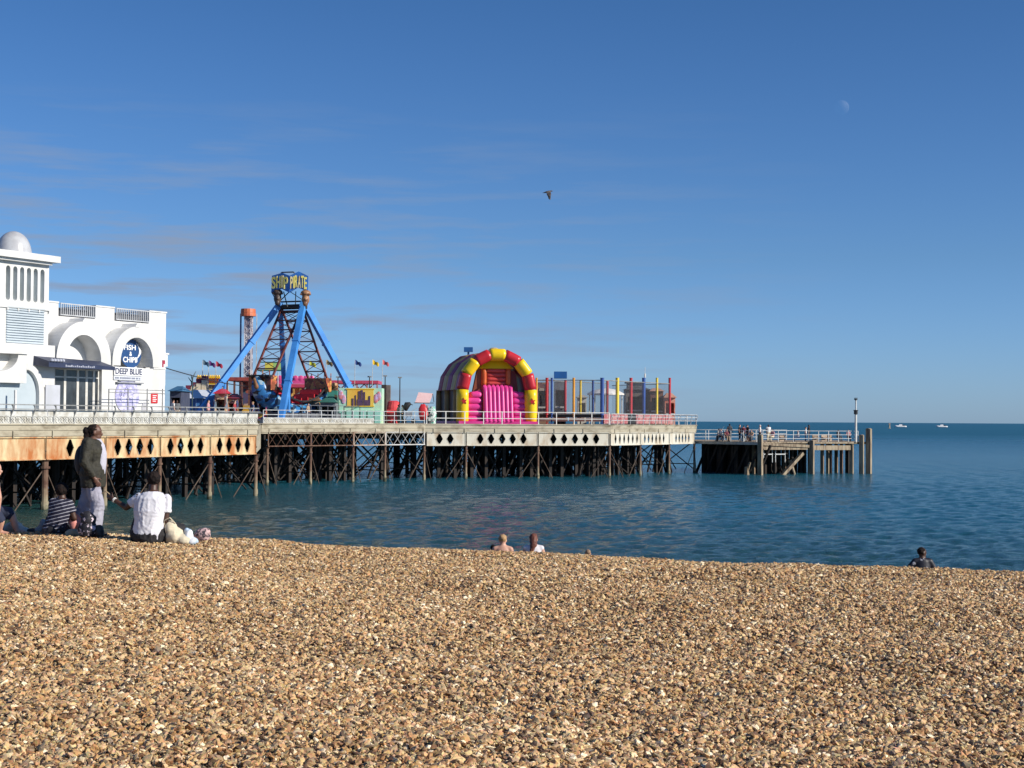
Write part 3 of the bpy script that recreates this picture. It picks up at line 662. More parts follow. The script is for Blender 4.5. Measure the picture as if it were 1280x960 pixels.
# canopy and glazed shopfront
yc = -1.2; zc0_, zc1_ = Z(100, 462, yc), Z(100, 454.5, yc); uc0, uc1 = U(61, 455, yc), U(144, 460, yc)
g = MB(FW)
g.add([(uc0, yc, zc1_+.05), (uc1, yc, zc1_-.1), (uc1, -.01, zc1_+.25), (uc0, -.01, zc1_+.38), (uc0, yc, zc0_+.08), (uc1, yc, zc0_+.05), (uc1, -.01, zc0_+.16), (uc0, -.01, zc0_+.2)], [(0, 1, 2, 3), (7, 6, 5, 4), (0, 4, 5, 1), (1, 5, 6, 2), (2, 6, 7, 3), (3, 7, 4, 0)])
can = g.build('canopy', M('navy_canopy', (.02, .03, .07), (.03, .04, .09), 2, .5), bld)
g = MB(FW)
for i in range(16): u = uc0+1.3+i*.15; g.ext((u, yc-.02, zc0_+.13), (u+.09, yc-.003, zc0_+.21 if i % 3 else zc0_+.25))
for i in range(5): g.ball((uc0+.15+i*.22, yc-.1, zc1_+.12), .1, 6)
g.build('canopy_trim', M('canopy_trim', (.5, .52, .6), (.3, .32, .4), 2, .5), can)
ws = [64, 80, 96, 107, 116, 122.5]
for i in range(len(ws)-1):
    a, b_ = U(ws[i], 490, .3), U(ws[i+1], 490, .3); zs_ = DECK+.12; zt_ = glz-.02; zm = zt_-.55
    fr_ = MB(FW); fr_.plate([[(a+.005, zs_), (b_-.005, zs_), (b_-.005, zt_), (a+.005, zt_)], [(a+.09, zs_+.5), (a+.09, zm), (b_-.09, zm), (b_-.09, zs_+.5)], [(a+.09, zm+.08), (a+.09, zt_-.08), (b_-.09, zt_-.08), (b_-.09, zm+.08)]], .22, .30)
    win = fr_.build('window', whitep, bld)
    MB(FW).ext((a+.07, .25, DECK+.24), (b_-.07, .27, zt_-.03)).build('pane', glass, win)
dr = MB(FW); a, b_ = U(57, 500, -.3), U(75, 500, -.3); dr.ext((a, -.3, DECK), (b_, -.25, Z(60, 481, -.3))); dr.build('screen', M('grey_door', (.52, .54, .60), (.46, .48, .52), 1, .6), bld)
# signs on the wall
sw = M('sign_white', (.85, .85, .85), (.82, .82, .82), 1, .5)
ys = .62; uS, zS = PW(164, 442, ys); RS = (U(177, 442, ys)-U(151.5, 442, ys))/2; RZ = (Z(164, 424, ys)-Z(164, 460, ys))/2
g = MB(FW); g.plate([arc(uS, zS, RS, 0, 354, 40, RZ)], ys, ys+.07); so_ = g.build('round_sign', M('sign_blue', (.022, .075, .21), (.02, .065, .19), 1, .4), bld)
text('FISH', FW, uS-RS*.74, zS+RZ*.24, RS*1.15, RZ*.36, sw, so_, y=ys-.005); text('&', FW, uS-RS*.2, zS-RZ*.17, RS*.26, RZ*.30, sw, so_, y=ys-.005)
text('CHIPS', FW, uS-RS*.80, zS-RZ*.62, RS*1.35, RZ*.38, sw, so_, y=ys-.005)
fish = [(uS+RS*.45+RS*.30*math.sin(t*math.pi), zS+RZ*(.75-1.15*t)) for t in np.linspace(0, 1, 9)]; fi2 = [(uS+RS*.48+RS*.46*math.sin(t*math.pi), zS+RZ*(.75-1.15*t)) for t in np.linspace(1, 0, 9)]
g = MB(FW); g.plate([fish+fi2[1:-1]], ys-.04, ys-.003); g.box((uS+RS*.44, ys-.03, zS-RZ*.46), (.2, .04, .2)); g.build('fish_emblem', sw, so_)
yb = -.12; ub0, zb = PW(143, 468, yb); ub1 = U(179, 468, yb)
g = MB(FW); g.plate([[(ub0, zb-.04), (ub1, zb-.04), (ub1, zb+.48), (ub0, zb+.48)]], yb, yb+.05); nb = g.build('name_board', sw, bld)
navy = M('sign_navy', (.09, .10, .16), (.09, .10, .16), 1, .5)
text('DEEP BLUE', FW, ub0+.08, zb+.03, ub1-ub0-.2, .38, navy, nb, y=yb-.005)
g = MB(FW); g.plate([[(ub0, zb-.32), (ub1-.1, zb-.32), (ub1-.1, zb-.07), (ub0, zb-.07)]], -.08, -.03); sb = g.build('name_board', M('sign_grey', (.62, .64, .68), (.6, .62, .66), 1, .5), bld)
g = MB(FW); u_ = ub0+.1
while u_ < ub1-.3: q_ = random.uniform(.05, .11); g.ext((u_, -.095, zb-.25), (u_+q_, -.082, zb-.15)); u_ += q_+random.choice((.035, .035, .09))
g.build('small_print', M('sign_ink', (.2, .22, .3), (.2, .22, .3), 1, .5), sb)
g = MB(FW); za_ = Z(150, 479); g.ext((U(144, 474), -.2, za_), (U(177, 474), -.02, za_+.08)); g.ext((U(147, 471), -.14, za_+.15), (U(169, 471), -.02, za_+.21)); g.build('ledge', M('ledge_grey', (.3, .31, .33), (.24, .25, .27), 2, .6), bld)
ur, zr = PW(158.5, 495); rw = (U(174, 495)-U(144, 495))/2
g = MB(FW); g.plate([arc(ur, zr, rw, 0, 353, 36, rw*1.02)], -.06, -.01); rwn = g.build('round_window', M('lilac_print', (.40, .39, .62), (.62, .61, .78), 3.5, .4, lo=.45, hi=.55), bld)
g = MB(FW)
for t in range(12): a = random.uniform(-.65, .5)*rw; b_ = random.uniform(-.6, .3)*rw; g.bar((ur+a, -.07, zr+b_), (ur+a+random.uniform(-.25, .35), -.07, zr+b_+random.uniform(.05, .4)), .03)
g.build('etched_drawing', M('violet_ink', (.16, .15, .32), (.2, .2, .4), 1, .5), rwn)
g = MB(FW); g.ext((U(188.5, 498), -.05, Z(190, 504)), (U(196.5, 498), -.01, Z(190, 491))); pst = g.build('poster', red, bld)
g = MB(FW)
for k in range(4): g.ext((U(190, 498), -.06, Z(190, 495+k*2.3)), (U(195-k % 2, 498), -.052, Z(190, 495+k*2.3)+.05))
g.build('poster_lines', sw, pst)
g = MB(FW); ua, za = PW(202.5, 456); g.ext((ua, -.03, za-.15), (ua+.12, -.005, za+.3)); g.ext((ua+.12, -.03, za+.05), (ua+.26, -.005, za+.3)); g.build('red_emblem', M('maroon', (.38, .03, .07), (.3, .02, .05), 1, .5), bld)
g = MB(FW); a = U(177, 500); g.plate([[(a, DECK), (a+.5, DECK)]+arc(a+.25, DECK+1.1, .25, 0, 180, 8)], -.05, -.01); g.build('hatch', M('hatch_grey', (.45, .45, .48), (.5, .5, .52), 1, .5), bld)
# tower
tw = MB(FW); ty = .55
UT = lambda px, py: PW(px, py, ty)[0]; ZT = lambda px, py: PW(px, py, ty)[1]
t1 = UT(60.5, 400); t0 = t1-8.0; zc0 = ZT(60, 332)
slots = [UT(p, 355) for p in (10, 19, 27.5, 36, 44.5, 53)]; s0, s1 = ZT(30, 377), ZT(30, 334)
hs = [(arc(c, s0+.16, .16, 180, 360, 5)+arc(c, s1-.16, .16, 0, 180, 5))[::-1] for c in slots]
zt0 = ZT(30, 438)
tw.plate([[(t0, zt0), (t1, zt0), (t1, zc0), (t0, zc0)]]+hs, ty, ty+.35)
tw.ext((t0, ty+.4, DECK+3), (t1, 7, zc0)); tw.ext((t0, ty+.02, DECK+2.9), (t1, ty+.38, zt0))
cy1 = ty-.35; tw.ext((t0-.5, cy1, zc0), (U(65.5, 331, cy1), 7.2, zc0+.16)); cy2 = ty-.6; tw.ext((t0-.7, cy2, zc0+.16), (U(76, 325, cy2), 7.4, Z(76, 321, cy2))); tw.ext((t0-.2, ty-.10, s0-.42), (t1+.03, ty-.001, s0-.32))
for sg_ in np.arange(-8, 0.1, .8): tw.ext((t1+sg_-.06, ty-.12, s0-.56), (t1+sg_+.03, ty-.001, s0-.43))
tw.build('tower', render_w, bld)
g = MB(FW)
for c in slots: g.ext((c-.22, ty+.36, s0-.05), (c+.22, ty+.38, s1+.05))
g.build('slot_glazing', M('slot_grey', (.42, .50, .54), (.38, .45, .49), 1, .4), bld)
g = MB(FW); la, lb_ = UT(7.5, 400), UT(54.5, 400); lz0, lz1 = ZT(30, 436), ZT(30, 383); n_ = 17
g.ext((la, ty-.03, lz0), (lb_, ty-.005, lz1))
for i in range(n_): z = lz0+(lz1-lz0)*i/n_; g.bar((la, ty-.07, z+.05), (lb_, ty-.07, z+.05), .09, .035)
g.build('louvre', M('louvre_grey', (.50, .56, .60), (.44, .50, .54), 1, .5), bld)
yB = -.7; b0 = U(-60, 450, yB); bb1, zz0 = PW(33, 479, yB); zz1 = Z(33, 443, yB); cc = U(1, 446, yB); rc = U(23, 446, yB)-cc
g = MB(FW); g.plate([[(b0, zz0), (bb1, zz0), (bb1, zz1)]+arc(cc, zz1, rc, 0, -180, 14, 1.0)+[(b0, zz1)]], yB, yB+.7)
g.ext((b0, yB-.12, zz1+.002), (bb1+.05, .5, zz1+.16)); g.ext((b0, yB+.72, zz0), (bb1, -.01, zz1)); g.build('porch', render_w, bld)
yh = -.45; ud = U(33, 490, yh); rd = (U(49, 500, yh)-ud); zsp = Z(40, 492, yh); zdt = Z(34, 462, yh)-zsp
ring = [(ud+rd+.4, DECK), (ud+rd+.4, zsp)]+arc(ud, zsp, rd+.4, 0, 90, 12, zdt+.35)+arc(ud, zsp, rd, 90, 0, 12, zdt)+[(ud+rd, DECK)]
g = MB(FW); g.plate([ring], yh, -.003); g.build('arch_hood', render_w, bld)
g = MB(FW); g.plate([[(ud-2.4, DECK), (ud+rd, DECK), (ud+rd, zsp)]+arc(ud, zsp, rd, 0, 90, 12, zdt)[1:]+[(ud-2.4, zsp+zdt)]], -.2, -.1); g.build('shutter', M('pale_grey_blue', (.46, .53, .57), (.42, .49, .53), 1, .5), bld)
g = MB(FW); g.ext((uL-9, .01, DECK), (uL-.62, .6, DECK+4.6)); g.ext((U(20, 500, -.9)-.06, -.9, DECK), (U(20, 500, -.9)+.06, -.8, DECK+1.9)); g.build('wall', render_w, bld)
# dome
yD = 1.9; DU, dz_ = PW(17, 316, yD); dzt = Z(17, 289, yD); rD = (U(34, 310, yD)-DU); dz = zc0+.5
rngs = [((DU, yD, dz), (rD, 0, 0), (0, rD, 0)), ((DU, yD, dz_), (rD, 0, 0), (0, rD, 0))]
for i in range(1, 10): t_ = R(90)*i/9.6; rngs.append(((DU, yD, dz_+(dzt-dz_)*math.sin(t_)), (rD*.97*math.cos(t_), 0, 0), (0, rD*.97*math.cos(t_), 0)))
q = MB(FW); q.loft(rngs, 24); q.build('dome', M('dome_glazing', (.50, .51, .52), (.42, .42, .43), 2, .25), bld, smooth=True)
# overhead cable from the building towards the rides
g = MB(); a = FW @ Vector((uR1, YU+.2, Z(207, 459, YU))); b_ = at(330, 485, 132)
pts_ = [a.lerp(b_, k/12)-Vector((0, 0, .25*math.sin(math.pi*k/12))) for k in range(13)]; g.path(pts_, .035, 5)
tag(g.build('overhead_cable', black), 'thin dark cable sagging from the white building to the rides', 'cable')
g = MB(FW)
for px in (136, 160, 184, 203): u = U(px, 500, -1.2); g.bar((u, -1.2, DECK), (u, -1.2, Z(px, 486, -1.2)), .05)
for py in (491, 487): z_ = Z(160, py, -1.2); g.cyl((U(136, 500, -1.2), -1.2, z_), (U(206, 500, -1.2), -1.2, z_), .025, n=5)
tag(g.build('barrier', greyrail), 'thin grey post and rail barrier in front of the round lilac window', 'barrier')

# ------------------------------------------------------------------ swinging pirate ship ride
Fr = ground(350, 123, DECK); Rt = ground(461, 133, DECK); Lf = ground(240, 125, DECK); Bk = Lf+(Rt-Fr)
sh_ = thing('pirate_ship_ride', tuple((Fr+Rt+Lf+Bk)/4), 'swinging pirate ship ride hung between tall bright blue legs', 'fairground ride')
apL = at(350.5, 384, 129.6); apR = at(379.5, 384, 128.6); apR.z = apL.z
axd = (apR-apL).normalized(); sw_ = Vector((axd.y, -axd.x, 0)).normalized()
if sw_.y < 0: sw_ = -sw_                    # swing direction, away from the camera
leg_l = M('ride_leg_blue', (.07, .30, .72), (.05, .22, .58), .7, .35)
for foot, ap, r_ in ((Lf, apL, .34), (Bk, apL, .30), (Fr, apR, .36), (Rt, apR, .34)):
    g = MB(); tp = ap+Vector((0, 0, .35)); g.bar(foot, tp, r_*1.3, r_*1.3); dd = (tp-foot)
    for t_ in (.33, .66): g.bar(foot+dd*t_, foot+dd*(t_+.012), r_*1.6, r_*1.6)
    g.box(foot+Vector((0, 0, .1)), (1.3, 1.3, .2))
    q = foot+dd*.36; g.cyl(Vector((q.x, q.y, DECK)), q, .14, n=6)
    g.build('leg', leg_l, sh_)
g = MB(); g.cyl(apL-axd*.3, apR+axd*.3, .22, n=12); g.bar(apL+Vector((0, 0, -.45)), apR+Vector((0, 0, -.45)), .16); g.bar(apL+Vector((0, 0, .45)), apR+Vector((0, 0, .45)), .12)
g.build('axle', black, sh_)
bz = zof(325, 470, 125)                     # gunwale height at bow
ctr = (apL+apR)/2; ctr.z = 0
arm = M('rust_red_lattice', (.20, .05, .035), (.10, .03, .03), 2, .6)
for sg in (-1, 1):
    top0 = [Vector((*(apL+axd*.12).xy, apL.z-.1)), Vector((*(apR-axd*.12).xy, apL.z-.1))]
    bot = [ctr+sw_*sg*4.3-axd*.95+Vector((0, 0, bz-.2)), ctr+sw_*sg*4.3+axd*.95+Vector((0, 0, bz-.2))]
    cc_ = [ctr+sw_*sg*1.9-axd*.95+Vector((0, 0, bz-1.2)), ctr+sw_*sg*1.9+axd*.95+Vector((0, 0, bz-1.2))]
    g = MB(); n_ = 7
    for a, b_ in zip(top0, bot): g.bar(a, b_, .15)
    for i in range(n_+1):
        p = [a.lerp(b_, (i+.3)/(n_+.3)) for a, b_ in zip(top0, bot)]
        g.bar(p[0], p[1], .10)
        if i < n_:
            q = [a.lerp(b_, (i+1.3)/(n_+.3)) for a, b_ in zip(top0, bot)]; g.bar(p[0], q[1], .045); g.bar(p[1], q[0], .045)
    g.build('swing_arm', arm, sh_)
# hull: crescent lofted along the swing direction
hull = MB(); rng_ = []; n_ = 15
for i in range(n_):
    t_ = -1+2*i/(n_-1); ez = abs(t_)**1.9; c = ctr+sw_*t_*5.0; wd = 1.25*(1-abs(t_)**3*.55)
    ztop = bz-2.1+2.1*ez; zbot = bz-3.75+1.9*ez
    rng_.append((Vector((c.x, c.y, (ztop+zbot)/2)), axd*wd, Vector((0, 0, (ztop-zbot)/2))))
hull.loft(rng_, 14); hull.build('hull', artwork('hull_blue_art', [(.03, .16, .40), (.01, .04, .10), (.05, .25, .50), (.02, .10, .30), (.30, .42, .50), (.03, .18, .42), (.008, .01, .02)], 2.0, .35, (1, 1, 2.2)), sh_, smooth=True)
g = MB()
for sg in (-1, 1):
    pts_ = [ctr+sw_*t_*5.0+axd*sg*(1.28*(1-abs(t_)**3*.55))+Vector((0, 0, bz-2.05+2.1*abs(t_)**1.9)) for t_ in np.linspace(-1, 1, 15)]
    g.path(pts_, .09, 6)
g.box(ctr-sw_*4.7+Vector((0, 0, bz+.02)), (2.3, .5, .14), M=Matrix.Rotation(math.atan2(axd.y, axd.x), 3, 'Z')); g.build('gunwale', black, sh_)
for sg in (-1, 1):                          # castles at bow and stern
    c = ctr+sw_*sg*4.2; Mz = Matrix.Rotation(math.atan2(axd.y, axd.x), 3, 'Z'); g = MB()
    g.box(c+Vector((0, 0, bz-.55)), (2.2, .9, 1.2), M=Mz)
    for k in (-1, -.33, .33, 1): g.bar(c+axd*k+sw_*sg*.5+Vector((0, 0, bz)), c+axd*k+sw_*sg*.5+Vector((0, 0, bz+.5)), .07)
    g.build('castle', artwork('castle_art', [(.42, .15, .04), (.12, .04, .03), (.6, .30, .08), (.25, .07, .03), (.5, .12, .06)], 3.2), sh_)
for k in range(-3, 4):
    g = MB(); c = ctr+sw_*k*1.0+Vector((0, 0, bz-2.0+2.1*abs(k/5)**1.9)); g.box(c, (2.1, .12, .5), M=Mz); g.box(c-sw_*.25-Vector((0, 0, .2)), (2.1, .45, .1), M=Mz); g.build('seat_row', red, sh_)
g = MB(); c = ctr-sw_*5.1-Vector((0, 0, 0)); c.z = bz-.9; g.limb([c, c-sw_*.15+Vector((0, 0, .3)), c-sw_*.25+Vector((0, 0, .5))], [.22, .15, .14], 8); g.ball(c-sw_*.3+Vector((0, 0, .6)), .16, 8)
g.fuse('figurehead', M('figure_gold', (.25, .11, .04), (.10, .05, .03), 3, .5), sh_, .06, 2)
# crown sign: two boards meeting at a shallow angle
sL0 = at(338.5, 352, 128.6); sM = at(361.5, 355, 128.0); sR1 = at(385, 352, 128.0)
zs0, zs1 = zof(360, 363.5, 128), zof(360, 344, 128)
signb = M('sign_board_blue', (.04, .19, .58), (.03, .12, .40), 1.5, .4)
for (a, b_, word, up) in ((sL0, sM, 'SHIP', -.12), (sM, sR1, 'PIRATE', .0)):
    F = frame(a, b_); L_ = dist(a, b_); g = MB(F)
    if word == 'SHIP': lp = [(0.05, zs0-.1), (L_*.55, zs0+.22), (L_, zs0-.15), (L_, zs1-.05), (L_*.6, zs1+.22), (.1, zs1)]
    else: lp = [(0, zs0-.15), (L_*.45, zs0+.30), (L_-.02, zs0-.05), (L_, zs1-.05), (L_*.5, zs1+.33), (0, zs1-.05)]
    g.plate([lp], 0, .25); bd = g.build('sign_board', signb, sh_)
    n_ = len(word); wts = [.5 if ch == 'I' else 1 for ch in word]; cw = (L_-.16)/sum(wts); ux = .1
    for i, ch in enumerate(word):
        zz = zs0+.10+.16*math.sin(math.pi*(i+.5)/n_)+(.0 if i % 2 else .04); u_ = ux; ux += cw*wts[i]
        text(ch, F, u_, zz, cw*wts[i]*.86, 1.02, M('letter_yellow', (.90, .82, .30), (.88, .72, .12), 2, .4) if (i+len(word)) % 3 else M('pale_gold', (.86, .75, .38), (.85, .62, .2), 2, .4), bd, y=-.02, depth=.07)
g = MB()
for t_ in (0, .33, .66, 1): p = sL0.lerp(sR1, t_)+Vector((0, .35, 0)); g.bar(Vector((p.x, p.y, zs0)), Vector((apL.lerp(apR, t_).x, p.y+.2, apL.z)), .07)
g.bar(apL+Vector((0, -.3, .5)), sM+Vector((0, .3, -.6)), .06); g.bar(apR+Vector((0, -.3, .5)), sM+Vector((0, .3, -.6)), .06); g.path([at(350, 345, 128.4), at(352, 340.5, 128.4), at(367, 340, 128.4), at(370, 345, 128.4)], .06)
g.build('sign_frame', black, sh_)
for p, m, tn in ((at(347, 373, 128.6), M('figure_brown', (.10, .06, .035), (.04, .03, .03), 3, .5), 0), (at(382, 374, 127.6), M('bone_paint', (.40, .20, .09), (.16, .07, .04), 3, .5), 1)):
    g = MB(); g.ball(p, (.34, .34, .48), 12); g.ball(p+Vector((0, -.1, -.38)), (.24, .26, .25), 10); g.box(p+Vector((0, 0, .4)), (.9, .6, .10)); g.ball(p+Vector((0, 0, .5)), (.45, .4, .3), 10); g.ball(p+Vector((.05, -.42, -.05)), .1, 6)
    g.fuse('carved_head', m, sh_, .05, 2)
# ride boarding deck
g = MB(frame(Fr, Rt)); g.ext((.8, -.6, DECK+.04), (dist(Fr, Rt)+1, .6, DECK+.5)); g.ext((1, .62, DECK+.04), (dist(Fr, Rt)+.6, 2.2, DECK+.9))
for u in np.arange(1, dist(Fr, Rt)+1, 1.1): g.bar((u, -.55, DECK+.5), (u, -.55, DECK+1.5), .06)
g.bar((1, -.55, DECK+1.5), (dist(Fr, Rt)+1, -.55, DECK+1.5), .05)
g.build('boarding_deck', M('deck_steel', (.07, .08, .10), (.12, .12, .13), 2, .6), sh_)

# ------------------------------------------------------------------ helpers for booths, poles, flags
def col2(px0, px1, D0, D1=None): return ground(px0, D0, DECK), ground(px1, D1 or D0, DECK)
def pyz(py, px, D): return zof(px, py, D)
Bm = {}
def booth(name, label, cat, px0, px1, D, pytop, depth, wall_m, roof_m=None, roof_h=.5, opening=True, skew=0.0, sign_m=None, group=None):
    a, b_ = col2(px0, px1, D, D+skew); F = frame(a, b_); L_ = dist(a, b_); zt = zof((px0+px1)/2, pytop, D+skew/2)
    t = thing(name, tuple(F @ Vector((L_/2, depth/2, DECK))), label, cat, group)
    g = MB(F)
    if opening:
        h = zt-DECK; g.plate([[(0, DECK), (L_, DECK), (L_, zt), (0, zt)], [(L_*.1, DECK+h*.42), (L_*.1, DECK+h*.8), (L_*.9, DECK+h*.8), (L_*.9, DECK+h*.42)]], 0, .12)
        g.ext((0, .121, DECK), (.1, depth, zt)); g.ext((L_-.1, .121, DECK), (L_, depth, zt)); g.ext((.101, depth-.1, DECK), (L_-.101, depth, zt))
        g.ext((.101, .121, zt-.1), (L_-.101, depth-.101, zt))
        g.build('wall', wall_m, t)
        MB(F).ext((L_*.06, -.35, DECK+h*.38), (L_*.94, -.002, DECK+h*.42)).build('counter', whitep, t)
    else: g.ext((0, 0, DECK), (L_, depth, zt)); g.build('wall', wall_m, t)
    if roof_m:
        q = MB(F); q.add([(-.15, -.3, zt+.003), (L_+.15, -.3, zt+.003), (L_+.15, depth+.2, zt+.003), (-.15, depth+.2, zt+.003), (L_*.25, depth*.5, zt+roof_h), (L_*.75, depth*.5, zt+roof_h)], [(0, 1, 5, 4), (1, 2, 5), (2, 3, 4, 5), (3, 0, 4), (3, 2, 1, 0)]); q.build('roof', roof_m, t)
    if sign_m:
        q = MB(F); q.ext((L_*.08, -.1, zt-.02), (L_*.92, -.01, zt+.45)); q.build('sign_board', sign_m, t)
    return t, F, L_, zt
pinkp = M('pink_paint', (.80, .10, .32), (.70, .08, .26), 1.5, .45)
mint = M('mint_paint', (.36, .68, .56), (.30, .60, .50), 1.5, .5)
green = M('dark_green', (.035, .14, .10), (.05, .18, .13), 1.5, .5)
# drop tower
P0 = ground(309.5, 146, DECK); tz = zof(309, 392, 146)
dt = thing('drop_tower', tuple(P0), 'slender white drop tower with a round orange cap behind the blue legs', 'fairground ride')
g = MB()
for sx_ in (-.32, .32):
    for sy in (-.32, .32): g.bar(P0+Vector((sx_, sy, 0)), Vector((P0.x+sx_, P0.y+sy, tz)), .10)
n_ = 16
for i in range(n_):
    z0, z1 = DECK+(tz-DECK)*i/n_, DECK+(tz-DECK)*(i+1)/n_
    g.bar((P0.x-.32, P0.y-.32, z0), (P0.x+.32, P0.y-.32, z1), .05); g.bar((P0.x+.32, P0.y-.32, z0), (P0.x-.32, P0.y-.32, z1), .05)
g.box((P0.x, P0.y, (DECK+tz)/2), (.42, .42, tz-DECK))
g.build('mast', M('tower_white_grey', (.66, .64, .66), (.30, .26, .30), 1.6, .5, lo=.48, hi=.54), dt)
g = MB(); g.bar(P0+Vector((-.75, 0, 0)), Vector((P0.x-.75, P0.y, tz)), .14); g.build('guide_rail', dblue, dt)
g = MB(); g.bar(P0+Vector((.78, 0, 0)), Vector((P0.x+.78, P0.y, tz)), .07); g.build('guide_rail', greyw, dt)
g = MB(); g.cyl((P0.x-.05, P0.y, tz-.25), (P0.x-.05, P0.y, tz+.15), .75, .72, 16); g.cyl((P0.x-.05, P0.y, tz+.1), (P0.x-.05, P0.y, tz+.45), .74, .70, 16); g.build('cap', M('cap_orange', (.62, .17, .06), (.45, .09, .04), 3, .5), dt)
g = MB(); g.cyl((P0.x, P0.y, DECK+1.2), (P0.x, P0.y, DECK+1.9), 1.1, n=12); g.build('seat_carriage', red, dt)
# flags on thin poles
def pole_flag(px, py, D, m, label, kind='feather', group=None):
    b0 = ground(px, D, DECK); zt = zof(px, py, D)
    t = thing('flag_pole', tuple(b0), label, 'flag', 'small flags on thin poles above the rides')
    MB().cyl(b0, Vector((b0.x, b0.y, zt+.1)), .03, n=5).build('pole', greyw, t)
    F = Matrix.Translation((b0.x, b0.y, 0)); g = MB(F); s_ = .35
    pts_ = []
    for i in range(7): q = i/6; pts_.append((q*.62, .06*math.sin(q*6)))
    vs = []
    for i, (x_, y_) in enumerate(pts_):
        h = (.34, .42, .36, .22, .34, .40, .16)[i]; dzz = -.3*i/6
        vs += [(x_, y_-.008, zt+h*.5+dzz), (x_, y_-.008, zt-h*.6+dzz), (x_, y_+.008, zt+h*.5+dzz), (x_, y_+.008, zt-h*.6+dzz)]
    fs = []
    for i in range(6): a = 4*i; fs += [(a, a+4, a+5, a+1), (a+2, a+3, a+7, a+6), (a, a+2, a+6, a+4), (a+1, a+5, a+7, a+3)]
    fs += [(0, 1, 3, 2), (24, 26, 27, 25)]
    g.add(vs, fs); g.build('flag', m, t)
purple = M('purple_cloth', (.10, .03, .16), (.15, .04, .2), 2, .7)
teal = M('teal_cloth', (.05, .12, .2), (.1, .16, .2), 2, .7)
pole_flag(252.5, 452, 134, teal, 'teal grey flag on a thin pole, leftmost of all the small flags')
pole_flag(260, 453, 134, purple, 'deep purple flag on a thin pole left of the red flag')
pole_flag(269, 454, 134, M('crimson_cloth', (.45, .03, .07), (.35, .02, .05), 2, .7), 'crimson flag on a thin pole left of the sloping blue leg')
pole_flag(407, 452, 140, M('tan_cloth', (.35, .25, .06), (.03, .03, .04), 3, .7), 'small tan and black flag just right of the lattice swing arm')
pole_flag(443, 452, 142, dblue, 'navy flag on a thin pole between the right blue leg and the yellow flag')
pole_flag(465, 452, 142, yellow, 'yellow flag on a thin pole beside the coral pink flag')
pole_flag(477.5, 452, 142, M('coral_cloth', (.70, .15, .15), (.6, .1, .1), 2, .7), 'coral pink flag on a thin pole, rightmost of all the small flags')
pole_flag(386, 453, 138, M('lime_cloth', (.55, .6, .05), (.5, .5, .05), 2, .7), 'lime yellow flag seen through the right lattice swing arm')
# banner behind left swing arm
b0 = ground(347, 138, DECK); t = thing('banner_frame', tuple(b0), 'yellow and green panel banner on a post behind the left lattice arm', 'banner')
MB().cyl(b0, Vector((b0.x, b0.y, zof(347, 465, 138))), .05, n=5).build('post', greyw, t)
F = frame(ground(324, 138, 0), ground(352, 138, 0)); z0, z1 = zof(340, 462, 138), zof(340, 453.5, 138)
uu = lambda p: hit(p, 460, F)[0]
MB(F).ext((uu(331), 0, z0), (uu(341.5), .06, z1)).build('panel', M('lemon_panel', (.80, .72, .12), (.7, .62, .1), 1, .5), t)
MB(F).ext((uu(341.6), 0, z0), (uu(352), .06, z1)).build('panel', M('lime_panel', (.42, .70, .22), (.36, .6, .2), 1, .5), t)
g = MB(F); g.ext((uu(322), -.02, z0-.14), (uu(352), .08, z0-.003)); g.ext((uu(324), -.02, z1+.003), (uu(352), .08, z1+.1)); g.build('frame', green, t)
MB(F).ext((uu(324), 0, z0), (uu(330.8), .06, z1-.15)).build('panel', M('pale_blue_panel', (.45, .6, .75), (.35, .45, .7), 1, .5), t)
# stalls and rides behind the railing, left to right
booth('market_stall', 'dark blue canopy stall at the corner of the white building', 'stall', 212, 226, 110, 489, 3, M('stall_shade', (.04, .05, .09), (.06, .07, .11), 2, .7), M('stall_blue_roof', (.05, .16, .28), (.04, .12, .22), 2, .6), .4)
t, F, L_, zt = booth('ticket_booth', 'cream kiosk with stepped parapet topped by dark red blocks', 'kiosk', 229, 262, 133, 487, 3.5, M('cream_kiosk', (.70, .62, .45), (.6, .5, .36), 1.5, .6))
g = MB(F)
for k in range(4): g.ext((L_*(.05+.2*k), .3, zt+.003+.28*k), (L_*(.22+.2*k), 1.2, zt+.38+.28*k))
g.build('parapet_block', M('dark_red_block', (.20, .03, .06), (.14, .02, .05), 2, .6), t)
g = MB(F)
for k in range(3): g.ext((L_*(.25+.2*k), .31, zt+.003), (L_*(.42+.2*k), 1.19, zt+.28*(k+1)))
g.build('parapet', M('cream_kiosk', (0, 0, 0)), t)
t, F, L_, zt = booth('fun_house', 'yellow fairground front with scalloped bulb sign left of the sloping blue leg', 'fairground stall', 246, 275, 139, 481, 4, artwork('sand_art', [(.60, .48, .28), (.45, .16, .08), (.66, .58, .42), (.25, .14, .22), (.62, .42, .14)], 2.0))
g = MB(F); g.ext((0, -.3, zt+.01), (L_, -.1, zt+.75))
for k in range(11): g.ball((L_*(k+.5)/11, -.2, zt+.78), (L_/24, .12, .14), 8)
g.build('sign_board', yellow, t)
g = MB(F)
for k in range(11):
    c = L_*(k+.5)/11; pts_ = [(c+.13*math.cos(q), -.34, zt+.4+.2*math.sin(q)) for q in np.linspace(0, 2*math.pi, 9)]
    for p, q in zip(pts_, pts_[1:]): g.bar(p, q, .05)
g.build('sign_scrolls', M('brick_red', (.42, .07, .03), (.35, .05, .03), 1, .5), t)
b0 = ground(240, 122, DECK); g = MB(); g.cyl(b0, b0+Vector((0, 0, 3.6)), .05, n=6)
for k in range(6): a_ = k*1.05; g.limb([b0+Vector((0, 0, 2.6+.2*k)), b0+Vector((.4*math.cos(a_), .3, 2.9+.25*k))], [.06, .02], 6)
